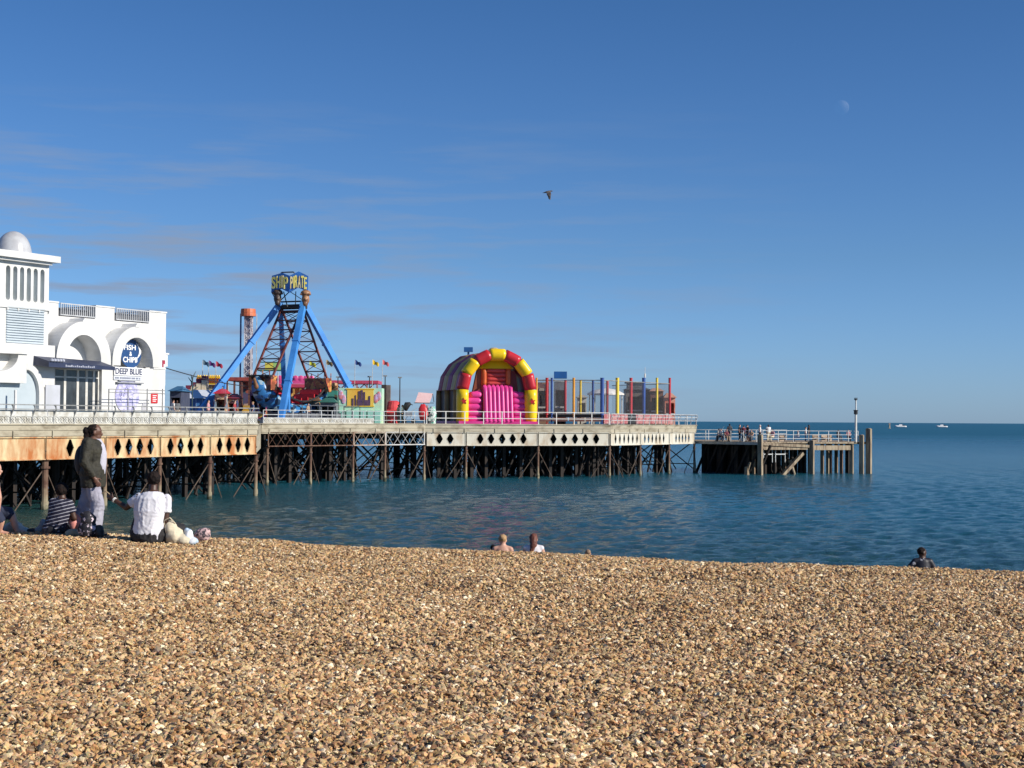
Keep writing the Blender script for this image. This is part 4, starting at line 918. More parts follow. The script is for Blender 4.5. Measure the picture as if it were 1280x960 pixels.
tag(g.build('scarecrow_ornament', M('dark_teal', (.03, .06, .06), (.05, .09, .1), 2, .6)), 'spiky dark ornament on a thin post left of the yellow sign', 'ornament')
t, F, L_, zt = booth('tent_booth', 'sloping blue and white tent booth at the foot of the left blue leg', 'tent', 226, 266, 127.5, 498, 3, M('tent_blue', (.04, .13, .36), (.06, .22, .48), 1.2, .5), M('tent_white', (.74, .76, .80), (.6, .66, .74), 1.2, .6), .75, False)
g = MB(F)
for k in range(5): g.ext((L_*(.06+.2*k), -.02, DECK+.1), (L_*(.08+.2*k), -.003, zt))
MB_ = g.build('tent_stripe', M('tent_light', (.35, .5, .7), (.3, .42, .6), 1, .5), t)
# dark framed ride with red roof beam
def open_ride(name, label, px0, px1, D, depth, ptop, beam_m, post_m, back_m, posts=5, back=True):
    a, b_ = col2(px0, px1, D); F = frame(a, b_); L_ = dist(a, b_); zt = zof((px0+px1)/2, ptop, D)
    t = thing(name, tuple(F @ Vector((L_/2, depth/2, DECK))), label, 'fairground ride')
    g = MB(F); g.ext((-.1, -.1, zt-.3), (L_+.1, depth+.1, zt)); g.build('canopy', beam_m, t)
    for i in range(posts): u = L_*i/(posts-1); MB(F).ext((u-.08, 0, DECK), (u+.08, .16, zt-.302)).build('post', post_m, t)
    if back: MB(F).ext((0, depth-.1, DECK), (L_, depth, zt-.302)).build('back_wall', back_m, t)
    g = MB(F); g.ext((0, .2, DECK+.03), (L_, depth-.15, DECK+.55)); g.build('platform', artwork('platform_art', [(.06, .05, .08), (.4, .1, .06), (.12, .06, .2), (.55, .3, .06), (.05, .04, .05), (.1, .2, .3)], 2.6), t)
    return t, F, L_, zt
t, F, L_, zt = open_ride('bumper_ride', 'dark framed ride with a flat dull red roof behind the blue strut', 283, 311, 131, 6, 471.5, M('dull_red', (.36, .07, .05), (.24, .04, .04), 2, .5), M('brown_post', (.12, .05, .04), (.2, .09, .06), 2, .6), artwork('dark_wall_art', [(.08, .04, .05), (.35, .10, .07), (.10, .08, .16), (.5, .34, .26), (.16, .04, .05), (.05, .10, .14), (.45, .12, .18)], 2.2), 4)
for i in range(3):
    g = MB(F); u = L_*(.2+.3*i); g.ball((u, -.5, DECK+.7), (.8, .5, .4), 10); g.ext((u-.5, -.3, DECK+.8), (u+.5, -.1, DECK+1.5)); tag(g.build('ride_car', (M('car_pink', (.62, .15, .20), (.5, .1, .15), 2, .4), M('car_purple', (.22, .07, .3), (.16, .05, .2), 2, .4), M('car_gold', (.6, .38, .08), (.5, .3, .06), 2, .4))[i]), ('rounded pink ride car', 'rounded purple ride car', 'rounded gold ride car')[i]+' under the dull red ride roof', 'ride car')
t, F, L_, zt = open_ride('carousel_front', 'painted orange and purple ride front behind the central blue leg', 333, 392, 139, 5, 480, M('pink_red_rail', (.62, .07, .13), (.45, .05, .12), 1.2, .5), M('gold_post', (.62, .36, .10), (.5, .25, .06), 2, .5), artwork('painted_boards', [(.62, .22, .07), (.24, .08, .26), (.75, .45, .12), (.5, .08, .16), (.12, .08, .3), (.7, .32, .2), (.65, .5, .3)], 1.9), 8)
g = MB(F)
for k in range(10): g.plate([arc(L_*(k+.5)/10, zt-1.35, L_/26, 0, 345, 14, .5)], -.06, -.01)
g.build('painted_medallion', M('medallion_gold', (.82, .52, .12), (.75, .35, .25), 3, .45), t)
g = MB(F); g.ext((0, -.05, zt+.02), (L_, .05, zt+.5))
for k in range(9): g.ball((L_*(k+.5)/9, 0, zt+.5), (.33, .1, .3), 8)
g.build('crest_board', pinkp, t)
t, F, L_, zt = open_ride('track_ride', 'long red and pink rail of a small ride track left of the mural kiosk', 395, 471, 146, 4, 475.5, M('track_red', (.60, .05, .08), (.5, .1, .2), 1.5, .5), M('track_post', (.35, .1, .1), (.5, .4, .4), 2, .6), M('track_back', (.3, .2, .2), (.2, .25, .3), 2, .6), 7, False)
g = MB(F)
for u in np.arange(0, L_-.5, .9): g.bar((u, 1, zt-1.2), (u+.9, 1, zt-.35), .09); g.bar((u+.9, 1, zt-1.2), (u, 1, zt-.35), .09)
g.ext((0, .95, zt-1.3), (L_, 1.1, zt-1.15)); g.build('truss', M('track_red', (0, 0, 0)), t)
t, F, L_, zt = booth('treehouse_booth', 'dark green booth with a mottled brown top right of the swing arms', 'booth', 391, 421, 134, 488, 3.5, artwork('green_art', [(.03, .13, .10), (.05, .26, .2), (.02, .05, .05), (.04, .18, .12), (.12, .10, .06)], 2.2))
g = MB(F)
for k in range(26): u = random.uniform(0, L_*.9); g.ball((u, random.uniform(0, 2), zt+random.uniform(0, .6)), (.3, .3, .25), 6)
g.fuse('thatch', artwork('thatch_art', [(.14, .06, .03), (.42, .20, .06), (.05, .03, .02), (.5, .3, .16), (.3, .08, .04)], 3.5, .8), t, .1, 1)
for k, c in enumerate(((.3, .16), (.55, .2), (.75, .14))):
    MB(F).ext((L_*c[0], -.04, DECK+.9), (L_*(c[0]+c[1]), -.003, zt-.2)).build('panel', M('sea_green', (.07, .30, .24), (.06, .24, .2), 1, .5), t)
for i, (px, D, m_, nm) in enumerate(((345, 134, M('car_pink', (.62, .15, .20), (.5, .1, .15), 2, .4), 'pink'), (356, 136, yellow, 'yellow'), (367, 134.5, M('car_orange', (.7, .28, .06), (.6, .2, .04), 2, .4), 'orange'), (377, 136, dblue, 'navy blue'), (386, 134.5, red, 'red'))):
    b0 = ground(px, D, DECK+.5); g = MB(Matrix.Translation(b0)); g.ball((0, 0, .45), (.85, .7, .5), 12); g.loft([((0, .35, .5), (.6, 0, 0), (0, .18, 0)), ((0, .45, 1.1), (.62, 0, 0), (0, .14, 0)), ((0, .5, 1.45), (.3, 0, 0), (0, .08, 0))], 12); g.bar((-.5, -.2, .95), (.5, -.2, .95), .08); g.ext((-.2, -.2, -.47), (.2, .2, .1))
    tag(g.build('ride_car', m_), 'high backed '+nm+' tub car in front of the painted ride front', 'ride car')
for i, (px0, px1, D, py, wm, rm, lab) in enumerate(((268, 282, 124, 492, artwork('peach_art', [(.62, .42, .25), (.2, .25, .3), (.66, .55, .4), (.45, .12, .08), (.15, .08, .08)], 2.4), red, 'narrow peach stall with a red roof right of the left blue leg'), (312, 322, 127, 486, artwork('violet_art', [(.16, .08, .22), (.5, .10, .12), (.08, .05, .1), (.5, .3, .4)], 2.6), M('stall_magenta', (.5, .06, .2), (.4, .05, .15), 2, .5), 'violet stall with a magenta roof under the bow of the pirate ship'), (400, 419, 128.5, 503, M('stall_grey', (.2, .22, .24), (.1, .12, .14), 2.5, .6), green, 'low grey counter stall in front of the dark green booth'))):
    booth('side_stall', lab, 'stall', px0, px1, D, py, 2, wm, rm, .4)
for i, (px0, px1, D, py, wm, rm, lab) in enumerate(((322, 333, 125.5, 497, artwork('prize_art', [(.6, .1, .1), (.75, .65, .5), (.1, .14, .4), (.7, .45, .08), (.5, .1, .35)], 3), M('stall_yellow_roof', (.7, .5, .08), (.6, .4, .05), 2, .5), 'small prize stall with a yellow roof below the pirate ship hull'), (284, 297, 125, 498, artwork('game_art', [(.12, .05, .06), (.5, .25, .1), (.3, .05, .08), (.6, .55, .45), (.08, .12, .25)], 2.8), M('stall_maroon_roof', (.25, .04, .05), (.2, .03, .04), 2, .5), 'low game stall with a maroon roof under the dull red ride roof'), (367, 380, 132, 497, artwork('sweet_art', [(.75, .3, .35), (.8, .7, .6), (.6, .12, .2), (.2, .35, .5)], 2.8), M('stall_pink_roof', (.7, .2, .3), (.6, .15, .25), 2, .5), 'pink roofed sweet stall right of the central blue leg'), (384, 398, 130, 501, artwork('shoot_art', [(.1, .08, .06), (.4, .2, .06), (.05, .2, .15), (.5, .4, .3)], 2.8), M('stall_brown_roof', (.2, .10, .05), (.15, .08, .04), 2, .5), 'low brown roofed stall left of the grey counter stall'))):
    booth('side_stall', lab, 'stall', px0, px1, D, py, 2, wm, rm, .4)
# mural kiosk
a, b_ = col2(423.5, 477, 131); F = frame(a, b_); L_ = dist(a, b_); zt = zof(450, 485, 131)
t = thing('mural_kiosk', tuple(F @ Vector((L_/2, 1.2, DECK))), 'mint green kiosk with an orange mural of dark shapes beside the right blue leg', 'kiosk')
MB(F).ext((0, 0, DECK), (L_, 2.4, zt)).build('wall', M('mint_wall', (.42, .72, .56), (.62, .76, .50), 1.6, .5), t)
uu = lambda p: hit(p, 500, F)[0]
zc_, zd_ = zof(450, 507, 131), zof(450, 487, 131)
mu = MB(F).ext((uu(434), -.05, zc_), (uu(467), -.003, zd_)).build('mural', M('mural_orange', (.86, .42, .05), (.86, .60, .10), .6, .5, stretch=(1, 1, .3)), t)
g = MB(F)
for p, wd, h0, h1 in ((440, 2.2, 507, 498), (444, 1.4, 507, 494), (448, 2, 507, 489), (451, 2.6, 507, 487.8), (454.5, 2.0, 507, 490), (458, 1.4, 507, 500), (461, 2, 507, 495), (456, 5, 507, 500), (447, 5, 507, 499)):
    g.ext((uu(p), -.09-.001*wd, zof(p, h0, 131)), (uu(p+wd), -.052, zof(p, h1, 131)))
g.build('dark_figures', M('mural_dark', (.07, .04, .10), (.13, .07, .12), 4, .5), mu)
g = MB(F)
for p in (426, 429.5, 470, 473.5): g.ball((uu(p), -.03, zof(p, 492+random.uniform(0, 8), 131)), (.22, .05, .42), 8)
g.build('painted_spot', M('mural_coral', (.72, .20, .15), (.55, .45, .72), 3, .5), t)
g = MB(F); g.ext((uu(432.5), -.08, zc_-.09), (uu(468), -.006, zc_-.003)); g.ext((uu(432.5), -.08, zd_+.003), (uu(468), -.006, zd_+.09)); g.build('mural_frame', yellow, t)
g = MB(F); z_ = DECK+1.15
for k in range(6): g.ext((L_*(.02+.165*k), -.3, DECK+.05), (L_*(.15+.165*k), -.01, z_))
g.build('mint_panel', mint, t)
# tall dark column
b0 = ground(482.5, 136, DECK); zt = zof(482, 481, 136); t = thing('speaker_column', tuple(b0), 'tall dark brown column unit right of the mural kiosk', 'column')
g = MB(); g.box((b0.x-.2, b0.y, (DECK+zt)/2), (.42, .6, zt-DECK)); g.build('cabinet', M('dark_brown', (.03, .022, .02), (.06, .04, .03), 2, .6), t)
g = MB(); g.box((b0.x+.2, b0.y, (DECK+zt)/2), (.36, .58, zt-DECK-.05)); g.build('side_panel', M('taupe', (.22, .17, .14), (.15, .12, .1), 2, .6), t)
# lamp posts
for px, py, lab in ((461.5, 471.5, 'thin dark lamp post with small head behind the mural kiosk'), (481, 470.5, 'thin lamp post rising just behind the tall dark column'), (499.5, 472.5, 'lone dark lamp post right of the tall dark column'), (422, 472, 'short lamp post under the right blue leg')):
    D = 143; b0 = ground(px, D, DECK); zt = zof(px, py, D); t = thing('lamp_post', tuple(b0), lab, 'lamp post', 'lamp posts among the rides')
    MB().cyl(b0, Vector((b0.x, b0.y, zt)), .06, .045, 6).build('post', black, t)
    MB().box((b0.x, b0.y, zt+.05), (.36, .3, .12)).build('lamp_head', greyrail, t)
# deck chairs, pushchair, folding chairs by the rail
def strut_thing(name, label, cat, px, D, fn, m):
    b0 = ground(px, D, DECK+.04); g = MB(Matrix.Translation(b0)); fn(g); return tag(g.build(name, m), label, cat)
def bucket(g):
    g.loft([((0, 0, 0), (.5, 0, 0), (0, .4, 0)), ((0, 0, 1.4), (.55, 0, 0), (0, .45, 0)), ((.05, 0, 1.9), (.5, 0, 0), (0, .4, 0)), ((.05, 0, 2.0), (.3, 0, 0), (0, .2, 0))], 14); g.ext((-.5, -.5, .9), (.6, -.38, 1.2))
strut_thing('ride_shell', 'rounded coral red shell seat standing behind the rail right of the kiosk', 'ride seat', 491, 134.5, bucket, M('coral_red', (.70, .07, .08), (.6, .05, .06), 2, .45))
b0 = ground(511, 133, DECK+.04); t = thing('pushchair', tuple(b0), 'pushchair with black hood parked behind the rail', 'pushchair')
g = MB(Matrix.Translation(b0)); g.loft([((-.25, 0, 1.1), (.1, 0, 0), (0, .25, .0)), ((-.2, 0, 1.5), (.35, 0, .1), (0, .28, 0)), ((.0, 0, 1.75), (.35, 0, -.1), (0, .26, 0)), ((.2, 0, 1.72), (.12, 0, -.15), (0, .2, 0))], 12); g.build('hood', black, t, smooth=True)
g = MB(Matrix.Translation(b0)); g.path([(-.4, 0, .25), (.3, 0, 1.1), (.7, 0, 1.35)], .03); g.path([(.4, 0, .25), (-.2, 0, 1.1)], .03); g.build('frame', greyw, t)
MB(Matrix.Translation(b0)).box((.0, 0, .8), (.6, .4, .35)).build('seat', M('grey_seat', (.3, .32, .35), (.2, .2, .22), 3, .7), t)
for x_ in (-.4, .4): g = MB(Matrix.Translation(b0)); g.cyl((x_, -.22, .2), (x_, -.17, .2), .2, n=12); g.cyl((x_, .17, .2), (x_, .22, .2), .2, n=12); g.build('wheel', black, t)
b0 = ground(529, 133.5, DECK+.04); t = thing('parasol_seat', tuple(b0), 'pale pink square sun shade over seats hung with a red cloth', 'parasol')
g = MB(Matrix.Translation(b0)); g.add([(-.7, -.5, 1.85), (.55, -.5, 1.8), (.8, .3, 2.65), (-.45, .3, 2.75), (-.7, -.46, 1.80), (.55, -.46, 1.75), (.8, .34, 2.6), (-.45, .34, 2.7)], [(0, 1, 2, 3), (4, 7, 6, 5), (0, 4, 5, 1), (1, 5, 6, 2), (2, 6, 7, 3), (3, 7, 4, 0)]); g.build('shade', M('pale_pink', (.78, .52, .50), (.72, .46, .45), 2, .7), t)
g = MB(Matrix.Translation(b0)); g.path([(0, 0, 0), (.05, .1, 2.2)], .04); g.path([(-.8, -.5, 1.8), (.95, -.5, 1.8)], .03); g.path([(.8, .3, 2.6), (.95, -.4, 1.9)], .03); g.build('pole', black, t)
g = MB(Matrix.Translation(b0)); g.loft([((0, -.6, .3), (.25, 0, 0), (0, .1, 0)), ((.05, -.6, .8), (.42, 0, 0), (0, .14, 0)), ((0, -.55, 1.3), (.38, 0, 0), (0, .12, 0)), ((0, -.5, 1.7), (.18, 0, 0), (0, .08, 0))], 10); g.build('hanging_cloth', red, t, smooth=True)
g = MB(Matrix.Translation(ground(540.5, 134, DECK+.04))); g.loft([((0, 0, 0), (.3, 0, 0), (0, .25, 0)), ((0, 0, .9), (.35, 0, 0), (0, .3, 0)), ((0, 0, 1.5), (.2, 0, 0), (0, .2, 0))], 10)
for k in range(6): g.box((random.uniform(-.35, .35), -.3, random.uniform(.3, 1.3)), (.2, .1, .2))
tag(g.build('goods_bag', M('white_green_bag', (.70, .76, .72), (.10, .42, .30), 4, .6, lo=.5, hi=.56)), 'white and green bulging bag beside the foot of the inflatable', 'bag')

# ------------------------------------------------------------------ inflatable slide and tunnel
I0 = ground(620.5, 140, DECK+.05)
inf = thing('inflatable_slide', tuple(I0), 'big inflatable arch and tunnel in red and yellow with a pink slide', 'inflatable')
ax_ = Vector((1, .03, 0)).normalized(); dpt = Vector((-.30, .954, 0)).normalized()
FI = Matrix(((ax_.x, dpt.x, 0, I0.x), (ax_.y, dpt.y, 0, I0.y), (0, 0, 1, 0), (0, 0, 0, 1)))
zB = DECK+.05; RA = 3.14; LEG = zof(620, 487, 140)-zB
def arch_pts(r, leg, n=7, rz=None, aa=None):
    p = [(-r, zB), (-r, zB+leg)]; rz = rz or r
    for a in (aa or [180-180*i/n for i in range(1, n)]): p.append((r*math.cos(R(a)), zB+leg+rz*math.sin(R(a))))
    return p+[(r, zB+leg), (r, zB)]
RZ_ = zof(620, 437, 140)-.46-zB-LEG
ap_ = arch_pts(RA, LEG, 7, RZ_/math.sin(R(180*3/7)) if False else RZ_*1.02, [152, 121, 101, 79, 59, 28] if False else [154.3, 128.6, 102.9, 77.1, 51.4, 25.7])
vin_r = M('vinyl_red', (.60, .03, .035), (.50, .02, .03), .8, .32); vin_y = M('vinyl_yellow', (.94, .66, .012), (.90, .58, .010), .8, .32)
vin_p = M('vinyl_pink', (.80, .07, .34), (.70, .05, .28), .8, .35)
def tube(mb, a, b_, r, n=14, bulge=1.08, m=5, end=.86):
    a = Vector(a); b_ = Vector(b_); d = (b_-a).normalized(); u = d.cross(Vector((0, 1, 0))); u = u.normalized() if u.length > .01 else Vector((1, 0, 0)); v = d.cross(u)
    rings = [(a, u*r*.88, v*r*.88)]
    for i in range(m+1): t = i/m; rr__ = r*(end+(bulge-end)*math.sin(math.pi*t)**.5); rings.append((a+(b_-a)*t, u*rr__, v*rr__))
    rings.append((b_, u*r*.88, v*r*.88)); mb.loft(rings, n)
for i in range(len(ap_)-1):
    (x0, z0), (x1, z1) = ap_[i], ap_[i+1]; g = MB(FI); tube(g, (x0, 0, z0), (x1, 0, z1), .56, bulge=1.0, end=.965); g.build('arch_segment', vin_y if i % 2 == 0 else vin_r, inf, smooth=True)
for sx_ in (-1, 1):
    g = MB(FI); c = (sx_*RA, -.50, zB+2.05)
    st_ = []
    for k in range(10): a_ = R(90+36*k+10); rr__ = .32 if k % 2 == 0 else .13; st_.append((c[0]+rr__*math.cos(a_), c[2]+rr__*math.sin(a_)))
    g.plate([st_], -.61, -.52); g.build('star', vin_r, inf)
# tunnel of bulging bands behind
nb_ = 5; Ld = 8.6; bandc = [(.30, .03, .10), (.50, .36, .10), (.32, .035, .12), (.50, .35, .11), (.40, .03, .05)]
aa = [157, 135, 112, 90, 68, 45, 23]
for k in range(nb_):
    y0 = .75+(Ld-.75)*k/nb_; y1 = .75+(Ld-.75)*(k+1)/nb_; g = MB(FI); sec = []
    for j, (y, s_) in enumerate(((y0, .955), (y0+.2, .99), ((y0+y1)/2, 1.02), (y1-.2, .99), (y1, .955))):
        po = arch_pts(RA*1.06*s_, LEG, 0, RZ_*1.10*s_, aa); pi_ = arch_pts(RA*.93, LEG, 0, RZ_*.94, aa)
        sec.append(([(x_, y, z_) for x_, z_ in po], [(x_, y, z_) for x_, z_ in pi_]))
    n_ = len(sec[0][0]); vs = []; fs = []
    for po, pi_ in sec: vs += po+pi_
    st_ = 1                                  # lower side is left open as windows
    m_ = 2*n_
    for j in range(len(sec)-1):
        for i in range(st_, n_-1-st_):
            a = j*m_+i; fs.append((a, a+1, a+1+m_, a+m_)); b_ = a+n_; fs.append((b_, b_+m_, b_+1+m_, b_+1))
    for j in (0, len(sec)-1):
        for i in range(st_, n_-1-st_): a = j*m_+i; fs.append((a, a+n_, a+n_+1, a+1))
    for i in (st_, n_-1-st_):
        for j in range(len(sec)-1): a = j*m_+i; fs.append((a, a+m_, a+m_+n_, a+n_))
    c_ = bandc[k]; g.add(vs, fs); g.build('tunnel_band', M('vinyl_band_%d' % k, c_, tuple(q*.8 for q in c_), 1, .45), inf)
for k in (0, 1, 3, 5):
    y = .75+(Ld-.75)*k/nb_
    for sx_ in (-1, 1):
        g = MB(FI); tube(g, (sx_*RA, y, zB), (sx_*RA, y, zB+LEG+.05), .26); g.build('tunnel_post', M('vinyl_olive', (.32, .23, .09), (.26, .19, .08), 1, .45), inf, smooth=True)
for sx_ in (-1, 1):
    g = MB(FI); g.ext((sx_*(RA-.2)-.05, .8, zB), (sx_*(RA-.2)+.05, Ld, zB+LEG+.05)); g.build('interior_shade_sheet', M('tunnel_shade_brown', (.07, .04, .025), (.05, .03, .02), 1, .5), inf)  # dark sheets standing in for the shaded inside of the tunnel
g = MB(FI); g.ext((-RA-.5, -.7, DECK+.032), (RA+.5, Ld+.2, zB+.22)); g.build('base_mat', vin_p, inf)
px_u = lambda p: hit(p, 500, FI_)[0]
FI_ = frame(I0, I0+ax_)
zz = lambda py, D=141: zof(620, py, D)
# pink slide
x0, x1 = px_u(603), px_u(640); n_ = 7
for i in range(n_): 
    a = x0+(x1-x0)*(i+.5)/n_; g = MB(FI); zt_ = zz(482)
    rings = [(Vector((a, -.55, zB+.2)), Vector(((x1-x0)/n_/2, 0, 0)), Vector((0, .28, 0)))]
    for t_ in np.linspace(0, 1, 7): rings.append((Vector((a+.10*t_, -.5+.75*t_, zB+.35+(zt_-zB-.5)*t_)), Vector(((x1-x0)/n_/2*1.04, 0, 0)), Vector((0, .25, .12))))
    rings.append((Vector((a+.12, .4, zt_)), Vector(((x1-x0)/n_/2*.7, 0, 0)), Vector((0, .15, .1))))
    g.loft(rings, 12); g.build('slide_tube', vin_p, inf, smooth=True)
for (pa, pb, lean) in ((584, 602, 1), (641, 660, -1)):
    xa, xb = px_u(pa), px_u(pb)
    for j in range(5):
        z = zB+.35+j*.56; g = MB(FI); cut = .18*max(0, j-3)
        a = xa+(cut*2 if lean > 0 else 0); b_ = xb-(cut*2 if lean < 0 else 0)
        tube(g, (a, .1+.06*j, z+.05), (b_, .1+.06*j, z+.05), .32, bulge=1.0, end=.9); g.build('side_tube', vin_p, inf, smooth=True)
    g = MB(FI); q = [(xa, zB), (xb, zB), (xb, zB+3.1 if lean > 0 else zB+2.75), (xa, zB+2.75 if lean > 0 else zB+3.1)]; g.plate([q], .35, .6); g.build('side_panel', vin_p, inf)
# red back wall with cushions and yellow lid
xa, xb = px_u(604), px_u(641); za_, zb_ = zz(482), zz(461)
g = MB(FI); g.ext((xa, .75, zB), (xb, 1.3, zb_)); g.build('slide_wall', vin_r, inf)
for j in range(4): g = MB(FI); z = za_+(zb_-za_)*(j+.5)/4; tube(g, (xa+.5, .72, z), (xb-.5, .72, z), .19, bulge=1.0, end=.95); g.build('wall_tube', M('vinyl_coral', (.66, .08, .07), (.58, .06, .06), 1, .4), inf, smooth=True)
for x_ in (xa+.25, xb-.25): g = MB(FI); tube(g, (x_, .7, za_), (x_, .7, zb_), .24, bulge=1, end=.95); g.build('wall_tube', M('vinyl_orange', (.72, .16, .04), (.6, .1, .03), 1, .4), inf, smooth=True)
g = MB(FI); zc_ = zz(450.5); g.add([(xa-.3, .5, zb_), (xb+.2, .5, zb_), (xb+.2, 2.4, zb_), (xa-.3, 2.4, zb_), (xa+.6, .8, zc_), (xb-.6, .8, zc_), (xb-.6, 2, zc_), (xa+.6, 2, zc_)], [(3, 2, 1, 0), (4, 5, 6, 7), (0, 1, 5, 4), (1, 2, 6, 5), (2, 3, 7, 6), (3, 0, 4, 7)]); g.build('slide_roof', vin_y, inf)
g = MB(FI); xl = px_u(593); g.add([(xl, .8, zB+2.6), (xa-.02, .8, zB+2.6), (xa-.02, .8, zb_), (xa-.3, .8, zb_), (xl, 1.2, zB+2.6), (xa-.02, 1.2, zB+2.6), (xa-.02, 1.2, zb_), (xa-.3, 1.2, zb_)], [(0, 1, 2, 3), (7, 6, 5, 4), (0, 4, 5, 1), (1, 5, 6, 2), (2, 6, 7, 3), (3, 7, 4, 0)]); g.build('side_wing', M('vinyl_brown', (.26, .08, .04), (.2, .06, .04), 1, .5), inf)
g = MB(FI); xr = px_u(658); g.add([(xb+.02, 2.2, zB+2.2), (xr, 2.2, zB+2.2), (xb+.9, 2.2, zb_-.2), (xb+.02, 2.2, zb_-.1), (xb+.02, 2.6, zB+2.2), (xr, 2.6, zB+2.2), (xb+.9, 2.6, zb_-.2), (xb+.02, 2.6, zb_-.1)], [(0, 1, 2, 3), (7, 6, 5, 4), (0, 4, 5, 1), (1, 5, 6, 2), (2, 6, 7, 3), (3, 7, 4, 0)]); g.build('side_wing', vin_r, inf)
g = MB(FI)
g.ball((0, .9, zB+LEG+RZ_+.52), (.45, .3, .18), 10)
g.build('crest_knob', M('crest_gold', (.6, .45, .2), (.5, .35, .15), 2, .5), inf)
g = MB(Matrix.Translation(at(585.5, 437, 146.5))); g.box((0, 0, 0), (.85, .6, .45)); g.cyl((0, 0, -.5), (0, 0, 0), .1, n=6)
g.build('blower_box', M('box_blue', (.02, .11, .32), (.02, .08, .25), 2, .4), inf)

# ------------------------------------------------------------------ trampoline court with coloured padded posts and nets
tr = thing('trampoline_court', tuple(ground(755, 147, DECK)), 'netted trampoline court with red, blue and yellow padded posts', 'trampolines')
cA, cB, cC, cD = ground(669, 144.5, DECK), ground(752, 143.5, DECK), ground(838, 155.5, DECK), ground(765, 165, DECK)
oy = M('orange_pad', (.72, .34, .04), (.6, .26, .03), 1, .5); colr = {'r': M('pad_red', (.50, .035, .05), (.42, .03, .04), 1, .5), 'b': M('pad_blue', (.03, .09, .33), (.025, .07, .26), 1, .5), 'y': M('pad_yellow', (.82, .62, .06), (.74, .52, .05), 1, .5), 'o': oy}
for px, c, th in ((670.5, 'o', .10), (683.5, 'r', .14), (689.5, 'b', .11), (706.5, 'r', .12), (717, 'o', .12), (725.5, 'y', .11), (741, 'b', .11), (752.5, 'b', .18), (759, 'r', .13), (771.5, 'y', .17), (788.5, 'r', .15), (804.5, 'b', .17), (821, 'y', .12), (837, 'r', .13)):
    if px <= 752.5: t_ = (px-669)/83; D = 144.5-t_
    else: t_ = (px-752)/86; D = 143.5+12*t_
    hid = px in (725.5, 741, 759, 706.5); D += 5 if hid else 0
    b0 = ground(px, D, DECK); zt_ = zof(px, 473 if not hid else 476, D); g = MB(); g.cyl(b0+Vector((0, 0, .9)), Vector((b0.x, b0.y, zt_)), th, n=10); g.cyl(b0, b0+Vector((0, 0, .9)), .06, n=6); g.cyl(Vector((b0.x, b0.y, zt_)), Vector((b0.x, b0.y, zt_+.06)), th*1.1, n=10)
    g.build('padded_post', colr[c], tr)
net = M('net', (.10, .10, .11), (.14, .14, .15), 2, .8, alpha=.10)
zN = zof(752, 475.5, 143.5)
for a, b_ in ((cA, cB), (cB, cC), (cC, cD), (cA, cA+(cC-cB))):
    F = frame(a, b_); L_ = dist(a, b_); g = MB(F); g.plate([[(0, DECK+.9), (L_, DECK+.9), (L_, zN), (0, zN)]], .01, .02); g.build('net', net, tr)
    g = MB(F); g.cyl((0, 0, zN+.02), (L_, 0, zN+.02), .045, n=6); g.cyl((0, 0, DECK+1.0), (L_, 0, DECK+1.0), .05, n=6); g.build('net_rail', greyrail, tr)
g = MB(frame(cA, cB)); L_ = dist(cA, cB); g.ext((0, .1, DECK+.7), (L_, 8, DECK+.98)); g.build('jumping_bed', black, tr)
g = MB(frame(cA, cB))
for u in np.arange(0, L_, 1.6): g.ext((u+.05, -.1, DECK+.3), (u+1.5, .05, DECK+.66))
g.build('skirt_panel', M('skirt_brown', (.28, .14, .11), (.18, .10, .09), 2, .6), tr)
F = frame(cB, cC); L_ = dist(cB, cC); g = MB(F); g.ext((0, .1, DECK+.7), (L_, 7, DECK+.98)); g.build('jumping_bed', black, tr)
for k in range(9):
    u = L_*k/9; g = MB(F); g.ext((u+.05, -.25, DECK+.12), (u+L_/9-.05, .0, DECK+.88)); g.cyl((u+.05, -.12, DECK+.88), (u+L_/9-.05, -.12, DECK+.88), .14, n=10); g.build('foam_pad', M('foam_pink', (.36, .10, .11), (.42, .25, .23), 2.6, .6, lo=.46, hi=.54) if k != 3 else black, tr)
# blue box sign on a dark hut, white domed kiosk, tall kiosk, red booth
t, F, L_, zt = booth('staff_hut', 'dark glazed hut under a bright blue box sign behind the net', 'hut', 693, 707, 152, 477, 2, M('hut_grey', (.12, .13, .15), (.18, .2, .24), 2, .5))
MB(F).ext((-.05, -.3, zof(700, 473, 152)), (L_+.1, 1.0, zof(700, 464.5, 152))).build('box_sign', M('box_sign_blue', (.02, .12, .38), (.02, .10, .3), 1, .4), t)
booth('arcade_hut', 'brown mottled hut behind the net at the left end of the trampolines', 'hut', 672, 686, 156, 478, 3, artwork('arcade_art', [(.12, .08, .06), (.3, .18, .12), (.07, .06, .07), (.45, .38, .3), (.2, .08, .07)], 2.2))
booth('white_cabin', 'small white cabin seen low behind the net left of the domed gazebo', 'cabin', 722, 733, 158, 497, 2, M('cabin_white', (.66, .64, .58), (.5, .47, .4), 2, .6), M('cabin_roof', (.5, .48, .42), (.4, .36, .3), 2, .6), .3)
b0 = ground(757, 160, DECK); t = thing('domed_gazebo', tuple(b0), 'round gazebo with a shallow white dome roof seen through the nets', 'gazebo')
g = MB(Matrix.Translation(b0)); zt_ = zof(757, 492, 160)-DECK; rngs = [((0, 0, zt_-.15), (1.95, 0, 0), (0, 1.95, 0)), ((0, 0, zt_), (1.95, 0, 0), (0, 1.95, 0)), ((0, 0, zt_+.25), (1.5, 0, 0), (0, 1.5, 0)), ((0, 0, zt_+.45), (.9, 0, 0), (0, .9, 0)), ((0, 0, zt_+.55), (.3, 0, 0), (0, .3, 0))]
g.loft(rngs, 20); g.build('roof', M('canvas_white', (.82, .80, .76), (.74, .70, .64), 1, .7), t)
